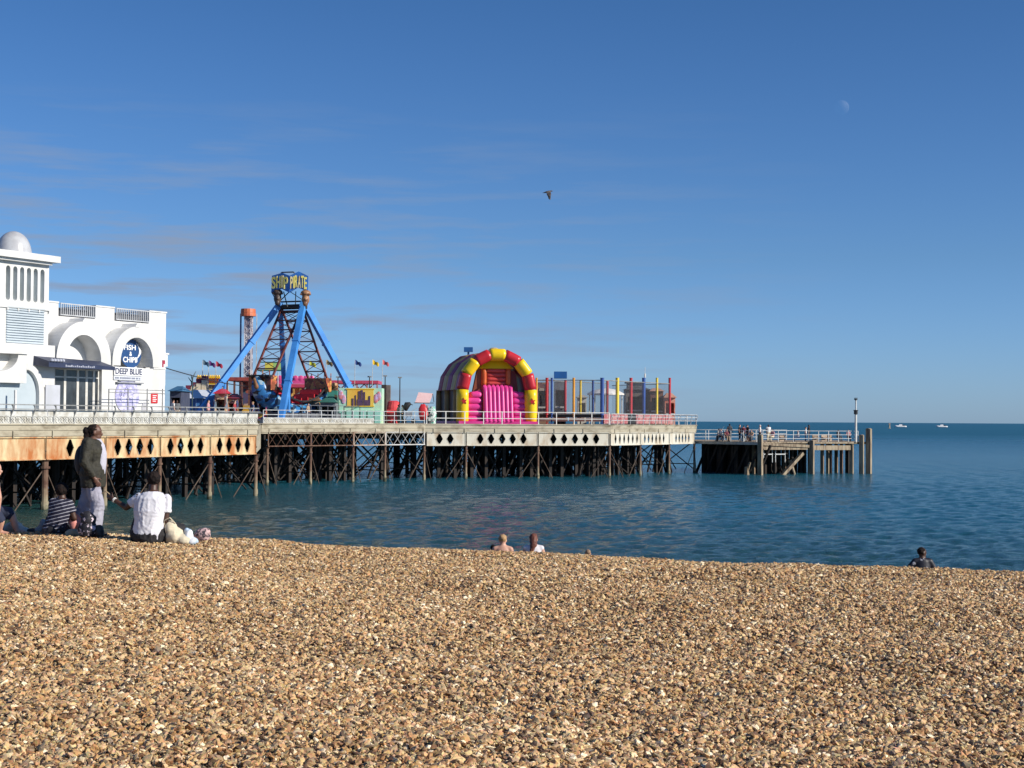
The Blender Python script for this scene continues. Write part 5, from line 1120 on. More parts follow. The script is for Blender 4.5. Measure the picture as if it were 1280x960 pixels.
for k in range(8): a_ = k*math.pi/4; MB(Matrix.Translation(b0)).cyl((1.7*math.cos(a_), 1.7*math.sin(a_), 0), (1.7*math.cos(a_), 1.7*math.sin(a_), zt_-.15), .06, n=6).build('post', whitep, t)
t, F, L_, zt = booth('pavilion_kiosk', 'two tier dark roofed kiosk with slim columns behind the coloured posts', 'kiosk', 782, 812, 162, 487, 3, M('kiosk_taupe', (.20, .17, .15), (.14, .12, .11), 2, .6), M('slate_roof', (.09, .09, .10), (.13, .13, .14), 2, .6), .35)
g = MB(F); g.ext((L_*.1, .6, zt+.2), (L_*.75, 2.4, zof(797, 479, 162))); g.ext((L_*.02, .4, zof(797, 479, 162)+.003), (L_*.82, 2.6, zof(797, 477, 162))); g.build('lantern', M('slate_roof', (0, 0, 0)), t)
t, F, L_, zt = booth('snack_booth', 'dark brown kiosk with pale trim right of the two tier kiosk', 'booth', 813, 829, 160, 489, 2.5, M('booth_brown', (.15, .06, .04), (.24, .12, .08), 2, .6), M('peach', (.66, .36, .24), (.5, .25, .16), 2, .6), .35)
t, F, L_, zt = booth('game_booth', 'orange red booth at the right end of the trampoline court', 'booth', 831, 844, 158.5, 497, 2.0, M('booth_red', (.66, .16, .09), (.72, .40, .30), 2.5, .5), M('peach', (0, 0, 0)), .5)
b0 = ground(806, 160, DECK); g = MB(); g.cyl(b0, Vector((b0.x, b0.y, zof(806, 459, 160))), .045, .02, 6); g.cyl((b0.x, b0.y, zof(806, 472, 160)), (b0.x, b0.y, zof(806, 467, 160)), .09, n=6)
tag(g.build('radio_aerial', whitep), 'thin white radio aerial above the coloured posts', 'aerial')

# ------------------------------------------------------------------ people
def V(*a): return Vector(a)
def hand(mb, wrist, elbow, s=1.0, side=Vector((0, 0, 1)), curl=.5):
    d = (wrist-elbow).normalized(); side = (side-d*side.dot(d)).normalized(); nrm = d.cross(side)
    pc = wrist+d*.045*s; q = Matrix((side, nrm, d)).transposed()
    mb.ball(pc, (.040*s, .017*s, .052*s), 10, M=q); mb.cyl(wrist-d*.03*s, wrist+d*.03*s, .026*s, .024*s, 8)
    for k, ln in zip((-1.5, -.5, .5, 1.5), (.060, .074, .080, .070)):
        b0 = wrist+d*.082*s+side*k*.0205*s; b1 = b0+(d*math.cos(curl*.6)+nrm*math.sin(curl*.6))*ln*.5*s; b2 = b1+(d*math.cos(curl*1.8)+nrm*math.sin(curl*1.8))*ln*.5*s
        mb.limb([b0, b1, b2], [.0095*s, .0088*s, .0075*s], 6)
    t0 = wrist+d*.025*s+side*.03*s; t1 = t0+(d*.6+side*.8).normalized()*.035*s; t2 = t1+(d*.95+side*.3+nrm*.3).normalized()*.032*s
    mb.limb([t0, t1, t2], [.012*s, .0105*s, .009*s], 6)
def wrinkle(o, amp, f):
    if amp:
        nn_ = [v.normal.copy() for v in o.data.vertices]
        for v, nv in zip(o.data.vertices, nn_):
            q = v.co; d = abs(noise.noise(V(q.x*f*1.6, q.y*f*1.6, q.z*f*.7)+V(3, 1, 2)))+.5*abs(noise.noise(V(q.x*f*2.5+q.z*f*1.5, q.y*f*2, q.z*f*2.6)))
            v.co = q+nv*amp*max(-.25, 1.25-3.0*d)
    return o
def person(loc, J, label, skin, shirt=None, legs=None, hair=None, shoes=None, vox=.012, s=1.0, face=V(0, -1, 0), up=V(0, 0, 1), girth=1.0, sleeve='short', leg='long', hair_style='short', group=None, fingers=True, hem=0.0, hat=None, belly=0.0):
    """J holds joints in metres relative to loc; right/left seen from the person's own body."""
    o = thing('person', tuple(loc), label, 'person', group); L = Vector(loc)
    P = {k: L+Vector(v)*s for k, v in J.items()}
    face = face.normalized(); g_ = girth
    sd = (P['shR']-P['shL']); sdn = sd.normalized(); hp = (P['hipR']-P['hipL']); hpn = hp.normalized()
    spine = (P['neck']-P['pelvis']); fr = sdn.cross(spine.normalized()).normalized()
    if fr.dot(face) < -0.6: fr = -fr
    P['head'] = P['neck'].lerp(P['head'], .80); body = MB(); w_ = sd.length/2; pv, ch, nk = P['pelvis'], P['chest'], P['neck']; mid = pv.lerp(ch, .5)
    def ring(c, a, b_, sv=sdn): return (c, sv*a*s*g_, fr*b_*s*g_)
    torso = [ring(pv-spine.normalized()*.10*s, .12, .09, hpn), ring(pv, .165, .12, hpn), ring(mid+fr*belly*.5, .14, .105), ring(ch, .165, .115), ring(ch.lerp(nk, .55), .16, .10), ring(ch.lerp(nk, .82), .11, .075), ring(nk, .055, .055)]
    body.loft(torso, 18)
    hd = P['head']; body.cyl(nk-spine.normalized()*.06*s, hd, .066*s, .056*s, 10)
    side = face.cross(up).normalized(); fu = side.cross(face).normalized(); Q = Matrix((side, face, fu)).transposed()
    body.ball(hd+fu*.02*s, (.074*s, .092*s, .098*s), 16, M=Q); body.ball(hd-fu*.055*s+face*.025*s, (.055*s, .062*s, .065*s), 12, M=Q)
    body.ball(hd-fu*.018*s+face*.098*s, (.013*s, .019*s, .024*s), 8, M=Q); body.ball(hd+fu*.03*s+face*.078*s, (.05*s, .016*s, .012*s), 8, M=Q)
    body.ball(hd-fu*.058*s+face*.085*s, (.024*s, .012*s, .009*s), 8, M=Q); body.ball(hd-fu*.095*s+face*.068*s, (.024*s, .018*s, .018*s), 8, M=Q)
    for q in (-1, 1): body.ball(hd+side*q*.076*s-fu*.01*s-face*.005*s, (.010*s, .018*s, .030*s), 8, M=Q)
    for a in 'LR':
        body.limb([P['sh'+a], P['el'+a], P['ha'+a]], [.052*s*g_, .040*s, .027*s], 12); body.ball(P['el'+a].lerp(P['ha'+a], .25), .040*s, 10)
        body.limb([nk.lerp(ch, .28), P['sh'+a]], [.062*s, .053*s*g_], 10)
        if fingers: hand(body, P['ha'+a], P['el'+a], s)
        else: body.ball(P['ha'+a]+(P['ha'+a]-P['el'+a]).normalized()*.05*s, .045*s, 8)
        body.limb([P['hip'+a], P['kn'+a], P['an'+a]], [.085*s*g_, .058*s, .040*s], 12); body.ball(P['kn'+a].lerp(P['an'+a], .3), .056*s, 10)
        if shoes is None: body.limb([P['an'+a], P['an'+a]+(P['to'+a]-P['an'+a])*.5, P['to'+a]], [.036*s, .035*s, .028*s], 8)
    body.fuse('body', skin, o, vox, 2)
    if shirt:
        c = MB(); k = 1.10
        hemp = pv-spine.normalized()*(.10+hem)*s
        hf = 1.08 if leg == 'wide' else 1.0; rg = [ring(hemp, .165*hf, .125*hf, hpn), ring(pv, .178*1.02*hf, .135*hf, hpn), ring(mid+fr*belly*.6*s, .160, .128+belly), ring(ch, .180, .128), ring(ch.lerp(nk, .6), .178, .112), ring(ch.lerp(nk, .86), .118, .085), ring(nk-spine.normalized()*.012*s, .068, .066)]
        c.loft(rg, 20)
        for a in 'LR':
            c.limb([nk.lerp(ch, .32), P['sh'+a]], [.066*s, .060*s], 10); sh, el, ha = P['sh'+a], P['el'+a], P['ha'+a]; sh2 = sh.lerp(ch.lerp(nk, .5), .25)
            if sleeve == 'short': e1 = sh.lerp(el, .62); gs = 1+(g_-1)*.4; c.limb([sh2, sh, sh.lerp(el, .3)], [.066*s*gs, .061*s*gs, .060*s*gs], 12); c.cyl(sh, e1, .060*s*gs, .066*s*gs, 12)
            elif sleeve == 'long': c.limb([sh2, sh, el], [.076*s*g_, .068*s*g_, .062*s*g_], 12); c.cyl(el, el.lerp(ha, .95), .062*s*g_, .046*s, 12)
        o_ = wrinkle(c.fuse('jacket' if 'jacket' in label else 'top', shirt, o, vox, 3), .006 if vox <= .011 else 0, 7)
    if legs:
        tf = .86 if leg == 'wide' else 1.0; c = MB(); c.loft([ring(pv+spine.normalized()*.06*s, .168*tf, .125*tf, hpn), ring(pv-spine.normalized()*.02*s, .182*tf, .138*tf, hpn), ring(pv-spine.normalized()*.12*s, .165*tf, .125*tf, hpn)], 18)
        for a in 'LR':
            h, k_, an = P['hip'+a], P['kn'+a], P['an'+a]
            if leg == 'long': c.limb([h, k_, k_.lerp(an, .9)], [.104*s*g_, .078*s*g_, .072*s*g_], 12)
            elif leg == 'wide': c.limb([h, k_, k_.lerp(an, .92)], [.084*s*g_, .078*s*g_, .080*s*g_], 14)
            elif leg == 'short': c.limb([h, h.lerp(k_, .8)], [.104*s*g_, .088*s*g_], 12)
        wrinkle(c.fuse('trousers' if leg != 'short' else 'shorts', legs, o, vox, 3), .011 if vox <= .011 else 0, 6)
    if shoes:
        for a in 'LR':
            c = MB(); an, to = P['an'+a], P['to'+a]; c.limb([an-V(0, 0, .02*s), an.lerp(to, .55), to], [.048*s, .044*s, .036*s], 8); c.fuse('shoe', shoes, o, max(vox, .01), 1)
    if hair:
        c = MB(); c.ball(hd+fu*.036*s-face*.020*s, (.081*s, .090*s, .084*s), 16, M=Q)
        if hair_style == 'bun': c.ball(hd-face*.12*s+fu*.02*s, .055*s, 10); c.ball(hd-face*.11*s-fu*.05*s, .05*s, 10); c.limb([hd-face*.09*s-fu*.02*s, hd-face*.13*s-fu*.12*s], [.05*s, .035*s], 8)
        if hair_style == 'long': c.limb([hd-face*.05*s, hd-face*.08*s-fu*.10*s, hd-face*.09*s-fu*.20*s-side*.03*s, hd-face*.09*s-fu*.32*s-side*.05*s], [.075*s, .07*s, .055*s, .025*s], 10)
        if hair_style == 'afro': c.ball(hd+fu*.035*s-face*.025*s, (.096*s, .098*s, .098*s), 14); 
        hm = c.fuse('hair', hair, o, max(vox, .012), 1)
        if vox < .02:
            nn_ = [v.normal.copy() for v in hm.data.vertices]
            for v, nv in zip(hm.data.vertices, nn_): v.co += nv*(.012*s*noise.noise(v.co*28)+.008*s*noise.noise(v.co*60))
    if hat:
        c = MB(); c.ball(hd+fu*.06*s, (.09*s, .10*s, .07*s), 12, M=Q); c.ball(hd+fu*.045*s+face*.08*s, (.07*s, .08*s, .014*s), 10, M=Q); c.fuse('cap', hat, o, max(vox, .012), 1)
    return o, P
def rotz(J, a):
    m = Matrix.Rotation(a, 3, 'Z'); return {k: tuple(m @ Vector(v)) for k, v in J.items()}
STAND = dict(pelvis=(0, 0, .93), chest=(0, 0, 1.22), neck=(0, .0, 1.43), head=(0, -.02, 1.55), shL=(.18, 0, 1.36), shR=(-.18, 0, 1.36), elL=(.24, .02, 1.09), elR=(-.24, .02, 1.09), haL=(.24, -.08, .88), haR=(-.24, -.08, .88),
    hipL=(.09, 0, .88), hipR=(-.09, 0, .88), knL=(.10, -.02, .49), knR=(-.10, -.02, .49), anL=(.10, .02, .09), anR=(-.10, .02, .09), toL=(.12, -.15, .035), toR=(-.12, -.15, .035))
# standing figures face -y by default; left is +x
SITC = dict(pelvis=(0, 0, .52), chest=(0, -.02, .82), neck=(0, -.03, 1.04), head=(0, -.06, 1.16), shL=(.18, -.02, .97), shR=(-.18, -.02, .97), elL=(.23, -.12, .72), elR=(-.23, -.12, .72), haL=(.12, -.34, .66), haR=(-.12, -.34, .66),
    hipL=(.09, -.02, .50), hipR=(-.09, -.02, .50), knL=(.12, -.44, .50), knR=(-.12, -.44, .50), anL=(.12, -.44, .09), anR=(-.12, -.44, .09), toL=(.13, -.60, .035), toR=(-.13, -.60, .035))

# the woman standing on the crest of the beach, profile to the right
wx = at(116, 672, 21.4); gz_ = float(beach_z(wx.x, 21.4))
olive = M('olive_jacket', (.036, .033, .020), (.018, .017, .011), 9, .75, .02, 14)
J = dict(pelvis=(-.01, 0, .93), chest=(.0, 0, 1.20), neck=(-.02, 0, 1.40), head=(.02, 0, 1.50), shL=(-.06, .17, 1.33), shR=(-.04, -.19, 1.33), elL=(-.02, .23, 1.07), elR=(-.06, -.25, 1.06), haL=(.0, .22, .86), haR=(.07, -.22, .84),
    hipL=(-.04, .09, .88), hipR=(-.04, -.09, .88), knL=(-.13, .10, .49), knR=(.09, -.10, .49), anL=(-.25, .11, .09), anR=(.05, -.11, .09), toL=(-.12, .13, .035), toR=(.21, -.13, .035))
skin_w = M('brown_skin', (.16, .075, .048), (.12, .055, .035), 6, .5)
wp, P = person((wx.x, 21.4, gz_), J, 'standing woman in an olive jacket and pale loose trousers with black hair tied back', skin_w, olive, M('pale_trousers', (.42, .41, .47), (.32, .31, .38), 5, .85, .015, 8), hair_d, M('dark_shoe', (.05, .045, .04), None, 3, .6), face=V(1, .22, -.05), girth=1.22, sleeve='long', leg='wide', hair_style='bun', hem=.13, vox=.010, s=.985)
g = MB(); L_ = Vector((wx.x, 21.4, gz_))
g.loft([(L_+V(.09, -.01, .86), V(0, .09, 0), V(.070, 0, 0)), (L_+V(.105, -.02, 1.0), V(0, .10, 0), V(.075, 0, 0)), (L_+V(.115, -.02, 1.16), V(0, .09, 0), V(.07, 0, 0)), (L_+V(.095, -.01, 1.28), V(0, .07, 0), V(.06, 0, 0)), (L_+V(.05, -.0, 1.37), V(0, .05, 0), V(.045, 0, 0))], 14)
g.fuse('blouse', M('shaded_white_cotton', (.50, .49, .56), (.40, .39, .46), 4, .85, .012, 7), wp, .012, 2)  # white blouse, its partial shade put into the colour
g = MB(); g.ball(L_+V(-.20, .08, 1.06), (.09, .15, .22), 14); g.limb([L_+V(-.2, .14, 1.28), L_+V(-.05, .18, 1.38), L_+V(.05, .17, 1.2)], [.025]*3, 8)
tag(g.fuse('backpack', M('charcoal_pack', (.030, .030, .034), (.05, .05, .05), 5, .8, .01, 10), None, .014, 2), 'dark rounded backpack worn by the standing woman', 'backpack')
# seated man in a white t-shirt, back to the camera, left arm held out
mx_ = at(186, 676, 20.6); gm_ = float(beach_z(mx_.x, 20.6))
J = dict(pelvis=(0, 0, .13), chest=(.02, -.01, .44), neck=(.05, .0, .71), head=(.04, .05, .87), shR=(.23, 0, .60), shL=(-.14, 0, .61), elR=(.23, -.02, .30), haR=(.26, .10, .10), elL=(-.33, .08, .47), haL=(-.53, .16, .58),
    hipR=(.15, .02, .11), hipL=(-.13, .02, .11), knR=(.34, .30, .16), knL=(-.22, .42, .26), anR=(.05, .60, .07), anL=(-.08, .66, .07), toR=(.0, .75, .05), toL=(-.1, .80, .05))
mp_, P = person((mx_.x, 20.6, gm_), J, 'seated man seen from behind in a white t-shirt, one arm stretched out left', skin_d, white_c, M('black_shorts', (.014, .013, .015), (.022, .02, .022), 6, .8, .01, 8), hair_d, None, face=V(-.45, 1, -.15), girth=1.25, sleeve='short', leg='long', hair_style='afro', vox=.010, hem=-.015, s=1.0)
g = MB(); w_ = P['haL'].lerp(P['elL'], .1); d0 = (P['haL']-P['elL']).normalized(); g.cyl(w_-d0*.012, w_+d0*.012, .038, n=14); g.build('wristband', whitep, mp_)
hx = P['haL']+d0*.08
g = MB(); g.limb([hx+V(.10, 0, -.04), hx+V(-.04, 0, .07), hx+V(-.10, .01, .04)], [.008, .008, .006], 6)
tag(g.build('food_stick', M('tan_stick', (.48, .36, .22), None, 5, .6), None), 'thin pale stick held out in the seated man\'s left hand', 'stick')
# child in striped shirt, head bowed
kx = at(71, 668, 21.3); gk = float(beach_z(kx.x, 21.3))
def striped():
    m = bpy.data.materials.new('navy_stripe'); m.use_nodes = True; t = m.node_tree; b = t.nodes['Principled BSDF']; b.inputs['Roughness'].default_value = .85
    tcn = N(t, 'ShaderNodeTexCoord'); mpn = N(t, 'ShaderNodeMapping'); mpn.inputs['Rotation'].default_value = (0, R(14), 0); sp = N(t, 'ShaderNodeSeparateXYZ')
    t.links.new(tcn.outputs['Object'], mpn.inputs[0]); t.links.new(mpn.outputs[0], sp.inputs[0])
    a = N(t, 'ShaderNodeMath', operation='MULTIPLY'); a.inputs[1].default_value = 1/.046; f = N(t, 'ShaderNodeMath', operation='FRACT'); c = N(t, 'ShaderNodeMath', operation='LESS_THAN'); c.inputs[1].default_value = .19
    t.links.new(sp.outputs[2], a.inputs[0]); t.links.new(a.outputs[0], f.inputs[0]); t.links.new(f.outputs[0], c.inputs[0])
    mx = N(t, 'ShaderNodeMix', data_type='RGBA'); mx.inputs[6].default_value = (.014, .014, .035, 1); mx.inputs[7].default_value = (.45, .45, .50, 1)
    t.links.new(c.outputs[0], mx.inputs[0]); t.links.new(mx.outputs[2], b.inputs['Base Color']); return m
J = dict(pelvis=(-.02, 0, .10), chest=(.04, .0, .33), neck=(.08, .02, .51), head=(.03, .06, .62), shR=(.17, -.02, .45), shL=(-.07, .04, .46), elR=(.24, .0, .24), haR=(.14, .16, .14), elL=(-.10, .14, .26), haL=(-.02, .26, .16),
    hipR=(.08, .02, .09), hipL=(-.09, .02, .09), knR=(.20, .28, .24), knL=(-.16, .30, .22), anR=(.12, .46, .06), anL=(-.08, .48, .06), toR=(.14, .58, .04), toL=(-.08, .60, .04))
person((kx.x, 21.3, gk), J, 'child sitting on the pebbles in a navy and white striped top', skin_d, striped(), M('black_cloth', (.014, .014, .02), None, 4, .8), hair_d, None, face=V(-.5, .8, -.3), girth=.95, sleeve='short', leg='long', vox=.010, s=1.0, hair_style='afro')
# sitter cut by the left edge of the photograph, on a low stool
ex = at(-9, 662, 21.6); ge = float(beach_z(ex.x, 21.6))
b_ = (ex.x, 21.6, ge-.02)
J = dict(pelvis=(-.04, 0, .36), chest=(-.04, 0, .64), neck=(-.02, 0, .84), head=(.02, 0, .96), shR=(.08, -.16, .78), shL=(-.06, .17, .78), elR=(.15, -.20, .55), elL=(-.05, .2, .53), haR=(.13, -.18, .34), haL=(.05, .18, .38),
    hipR=(0, -.09, .34), hipL=(0, .09, .34), knR=(.15, -.12, .22), knL=(.22, .12, .30), anR=(.10, -.05, .05), anL=(.3, .14, .06), toR=(.24, -.06, .035), toL=(.42, .15, .035))
person(b_, J, 'sitter at the left edge in a grey sleeveless top and navy shorts', skin_l, M('grey_vest', (.42, .43, .48), None, 4, .85), M('navy_shorts', (.02, .028, .06), None, 4, .85), M('brown_hair', (.08, .045, .03), None, 9, .6), None, face=V(1, .1, -.1), sleeve='none', leg='short', vox=.011)
g = MB(Matrix.Translation(b_)); g.ext((-.22, -.18, .0), (.10, .18, .27)); tag(g.fuse('cool_box', M('dark_blue_box', (.03, .05, .12), None, 3, .6), None, .02, 1), 'low dark blue box used as a seat at the left edge', 'box')
# bags and cloths on the pebbles
def heap(name, label, cat, px, py, D, blobs, m, vox=.012, nz_=.012, m2=None):
    p = at(px, py, D); z0 = float(beach_z(p.x, D)); g = MB(); base = V(p.x, D, z0)
    for c, r_ in blobs: g.ball(base+Vector(c), r_, 14)
    o = g.fuse(name, m, None, vox, 4)
    for v in o.data.vertices:
        q = v.co*9; v.co += Vector((noise.noise(q), noise.noise(q+V(7, 3, 1)), noise.noise(q+V(2, 9, 5))))*nz_*1.6+Vector((noise.noise(q*3), 0, noise.noise(q*3+V(4, 4, 4))))*nz_*.5
    return tag(o, label, cat), base
canvas = M('canvas_cream', (.66, .58, .42), (.55, .47, .33), 4, .85, .01, 12)
tote, bt_ = heap('tote_bag', 'slumped cream canvas tote bag beside the man in white', 'bag', 218, 674, 20.6, [((0, 0, .10), (.13, .13, .13)), ((-.05, 0, .20), (.09, .1, .12)), ((.13, 0, .06), (.13, .13, .08)), ((.20, .02, .03), (.08, .1, .05)), ((-.04, 0, .28), (.05, .05, .05))], canvas)
g = MB(); g.path([bt_+V(-.12, -.02, .18), bt_+V(-.13, -.05, .32), bt_+V(-.05, -.07, .36), bt_+V(.02, -.04, .28)], .009, 6); g.build('handle', canvas, tote)
heap('plastic_bag', 'crumpled pale blue and white plastic bag between the tote and the patterned bag', 'bag', 241, 674, 20.6, [((0, 0, .05), (.08, .09, .06)), ((-.05, 0, .12), (.06, .08, .10)), ((-.09, .02, .18), (.04, .05, .05))], M('ice_plastic', (.52, .66, .80), (.80, .82, .85), 7, .3, lo=.45, hi=.55))
heap('patterned_bag', 'rounded pink bag with dark pattern, rightmost of the belongings', 'bag', 253, 674, 20.9, [((0, 0, .09), (.11, .10, .10)), ((.04, 0, .13), (.07, .08, .07)), ((-.06, 0, .07), (.06, .07, .06))], M('pink_pattern', (.62, .42, .40), (.05, .04, .05), 24, .6, lo=.50, hi=.54))
heap('floral_bag', 'tall black bag with white and pink flowers by the woman\'s feet', 'bag', 110, 673, 20.9, [((0, 0, .12), (.14, .12, .14)), ((.0, 0, .26), (.11, .11, .10)), ((-.02, 0, .33), (.09, .09, .05))], M('floral_black', (.015, .014, .02), (.72, .60, .66), 15, .7, lo=.55, hi=.60))
heap('black_pouch', 'small plain black bag just right of the flowered bag', 'bag', 124, 673, 20.9, [((0, 0, .08), (.07, .08, .09)), ((0, 0, .15), (.05, .06, .06))], black)
heap('pink_bag', 'rounded coral pink bag between the striped child and the flowered bag', 'bag', 93, 668, 21.4, [((0, 0, .15), (.10, .10, .14)), ((-.01, 0, .24), (.07, .08, .07))], M('coral_bag', (.70, .27, .23), (.62, .30, .22), 3, .6))
heap('towel_roll', 'small rolled beige towel in front of the pink bag', 'towel', 91, 670, 21.1, [((0, 0, .05), (.11, .08, .06)), ((.09, 0, .045), (.06, .07, .05))], M('beige_towel', (.42, .38, .28), (.33, .29, .2), 5, .9, .01, 20))
heap('beach_towel', 'cream beach towel in a spread heap near the left edge', 'towel', 17, 664, 22.0, [((0, 0, .08), (.15, .14, .10)), ((-.14, 0, .05), (.12, .14, .06)), ((.12, 0, .05), (.12, .14, .05)), ((.24, 0, .02), (.10, .12, .04))], M('towel_cream', (.66, .60, .50), (.56, .49, .40), 4, .9, .01, 20))
heap('grey_bag', 'limp grey cloth bag standing left of the striped child', 'bag', 53, 664, 21.9, [((0, 0, .10), (.05, .07, .12)), ((-.03, 0, .05), (.08, .08, .05)), ((.02, 0, .16), (.035, .05, .05))], M('grey_cloth', (.30, .32, .34), (.2, .21, .23), 6, .9))
heap('dark_cloth', 'flat dark cloth between the cream towel and the grey bag', 'cloth', 43, 664, 22.0, [((0, 0, .04), (.12, .12, .055))], M('dark_cloth', (.03, .03, .035), None, 5, .9))
# bathers beyond the crest
SITB = dict(pelvis=(0, 0, .10), chest=(0, .02, .36), neck=(0, .02, .56), head=(0, .03, .67), shL=(-.155, 0, .475), shR=(.155, 0, .475), elL=(-.23, .04, .26), elR=(.23, .04, .26), haL=(-.2, .2, .10), haR=(.2, .2, .10),
    hipL=(-.09, .02, .10), hipR=(.09, .02, .10), knL=(-.14, .36, .28), knR=(.14, .36, .28), anL=(-.1, .62, .06), anR=(.1, .62, .06), toL=(-.1, .74, .04), toR=(.1, .74, .04))
def bather(px, pytop, D, label, s, skin, shirt=None, legs=None, hair=None, style='short', face=V(0, 1, 0), ang=0, J=SITB, **k):
    p = at(px, pytop, D); zb = float(beach_z(p.x, D)); zt = p.z; want = zt-zb
    top_ = J['neck'][2]+(J['head'][2]-J['neck'][2])*.8+.12; s_ = max(.6, want/top_)
    return person((p.x, D, zb), rotz(J, ang), label, skin, shirt, legs, hair, None, face=face, s=s_, vox=.018, fingers=True, hair_style=style, **k)
bl_hair = M('blond_hair', (.45, .28, .13), (.32, .2, .1), 10, .6); rd_hair = M('red_brown_hair', (.16, .05, .03), (.1, .035, .025), 10, .6)
bather(628.5, 667.5, 35, 'bare backed child with short fair hair sitting beyond the crest of the beach', .85, skin_l, None, M('swim_navy', (.03, .04, .1), None, 4, .8), bl_hair)
bather(667, 666.5, 34, 'girl with long red brown hair and white swimsuit sitting beyond the crest', .95, skin_l, M('swim_white', (.78, .74, .76), None, 4, .8), M('swim_white2', (.7, .6, .62), None, 4, .8), rd_hair, 'long', sleeve='none')
bather(1153, 684, 34, 'person in a black and white wetsuit top at the sea edge, far right', 1.0, skin_d, M('wetsuit', (.012, .012, .02), (.55, .55, .6), 7, .5, lo=.60, hi=.63), black, hair_d, face=V(.8, .3, 0), sleeve='long', ang=0,
       J=dict(SITB, pelvis=(0, 0, .24), chest=(0, .02, .47), neck=(0, .02, .66), head=(0, .03, .77), shL=(-.15, 0, .58), shR=(.15, 0, .58), hipL=(-.09, .02, .22), hipR=(.09, .02, .22), knL=(-.14, .34, .07), knR=(.14, .34, .07), anL=(-.1, -.04, .06), anR=(.1, -.04, .06), toL=(-.1, -.14, .04), toR=(.1, -.14, .04), elL=(-.34, .0, .36), haL=(-.38, .05, .12), elR=(.29, .02, .36), haR=(.30, .1, .12)))
bather(735, 686.5, 36, 'person with light brown hair, only the crown showing above the shingle', .8, skin_l, M('top_tan', (.3, .2, .15), None, 4, .8), black, M('light_brown_hair', (.30, .19, .11), None, 9, .6))
LIE = dict(SITB); 
bather(616.5, 680.5, 36.5, 'dark haired bather low beside the fair haired child', .8, skin_l, M('top_dark', (.02, .02, .03), None, 4, .8), black, hair_d)
# far figures on the landing stage and on the deck: same build, coarser
def far_person(pos, label, h, shirt, legs, hair, skin, ang=0, base=STAND, **k):
    fc = Matrix.Rotation(ang, 3, 'Z') @ V(0, -1, 0)
    H = 1.66 if base is STAND else 1.27
    return person(tuple(pos), rotz(base, ang), label, skin, shirt, legs, hair, black, face=fc, s=h/1.66, vox=.03, fingers=False, **k)
CL = {k: M('cloth_'+k, c, None, 3, .85) for k, c in dict(white=(.74, .74, .72), navy=(.02, .03, .08), black=(.015, .015, .02), grey=(.12, .13, .14), red=(.4, .04, .05), tan=(.42, .3, .2), denim=(.06, .1, .2), cream=(.66, .58, .42), maroon=(.14, .02, .04), pink=(.6, .3, .32), olive=(.08, .08, .04)).items()}
def onstage(px, D): p = at(px, 545, D); return V(p.x, D, SZ+.003)
far_person(onstage(912, 151.6), 'tall figure in a grey top at the stage rail left of the dark clad group', 1.78, CL['grey'], CL['navy'], hair_d, skin_d, 2.6)
far_person(onstage(924.5, 151.2), 'angler in black with a pale face leftmost of the three in dark clothes', 1.7, CL['black'], CL['black'], hair_d, skin_l, 1.2)
far_person(onstage(929.5, 151.8), 'figure in a dark red top in the middle of the dark clad group', 1.62, CL['maroon'], CL['black'], hair_d, skin_l, 3.1)
far_person(onstage(934.5, 150.8), 'figure in black with a cap, rightmost of the three in dark clothes', 1.7, CL['black'], CL['navy'], None, skin_l, -1.2, hat=CL['navy'])
far_person(onstage(949.8, 151.0), 'figure with a white cap and white top beside the corner post', 1.7, CL['white'], CL['black'], None, skin_l, 1.5, hat=CL['white'])
far_person(onstage(960.5, 152.2), 'broad figure in a white shirt and pale trousers at the stage rail', 1.72, CL['white'], CL['cream'], hair_d, skin_d, .3, girth=1.25)
far_person(onstage(898, 152.6), 'crouched angler in dark clothes at the left end of the landing stage', 1.7, CL['black'], CL['navy'], hair_d, skin_d, 1.0, SITC)
far_person(onstage(901.8, 151.0), 'seated angler in a white top beside the crouched one', 1.7, CL['white'], CL['black'], hair_d, skin_l, -1.2, SITC)
far_person(onstage(908, 150.6), 'seated person in a maroon top surrounded by fishing gear', 1.6, CL['maroon'], CL['tan'], hair_d, skin_l, .3, SITC)
far_person(onstage(939.5, 150.4), 'seated person in tan at the rail right of the dark clad group', 1.6, CL['tan'], CL['grey'], hair_d, skin_l, -.5, SITC)
far_person(onstage(966, 151.0), 'person seated in pinkish clothes below the broad white shirted figure', 1.65, CL['pink'], CL['cream'], hair_d, skin_l, -.8, SITC)
far_person(onstage(1011, 154.0), 'figure in dark clothes and black hair standing at the middle of the stage', 1.72, CL['black'], CL['navy'], hair_d, skin_d, 1.4)
far_person(onstage(1007, 153.0), 'person leaning in a bright white top beside the dark standing figure', 1.5, CL['white'], CL['denim'], hair_d, skin_l, 1.5)
far_person(onstage(998, 153.2), 'reclining person in white and denim on a bench of the landing stage', 1.55, CL['white'], CL['denim'], hair_d, skin_l, -1.5, SITC)
far_person(onstage(1060.5, 157), 'person seated by the seaward posts in a faded pink top', 1.6, CL['pink'], CL['black'], hair_d, skin_l, 0, SITC)
far_person(onstage(1047.5, 158.5), 'seated figure in dark clothes near the seaward end of the stage', 1.6, CL['black'], CL['grey'], hair_d, skin_d, .5, SITC)
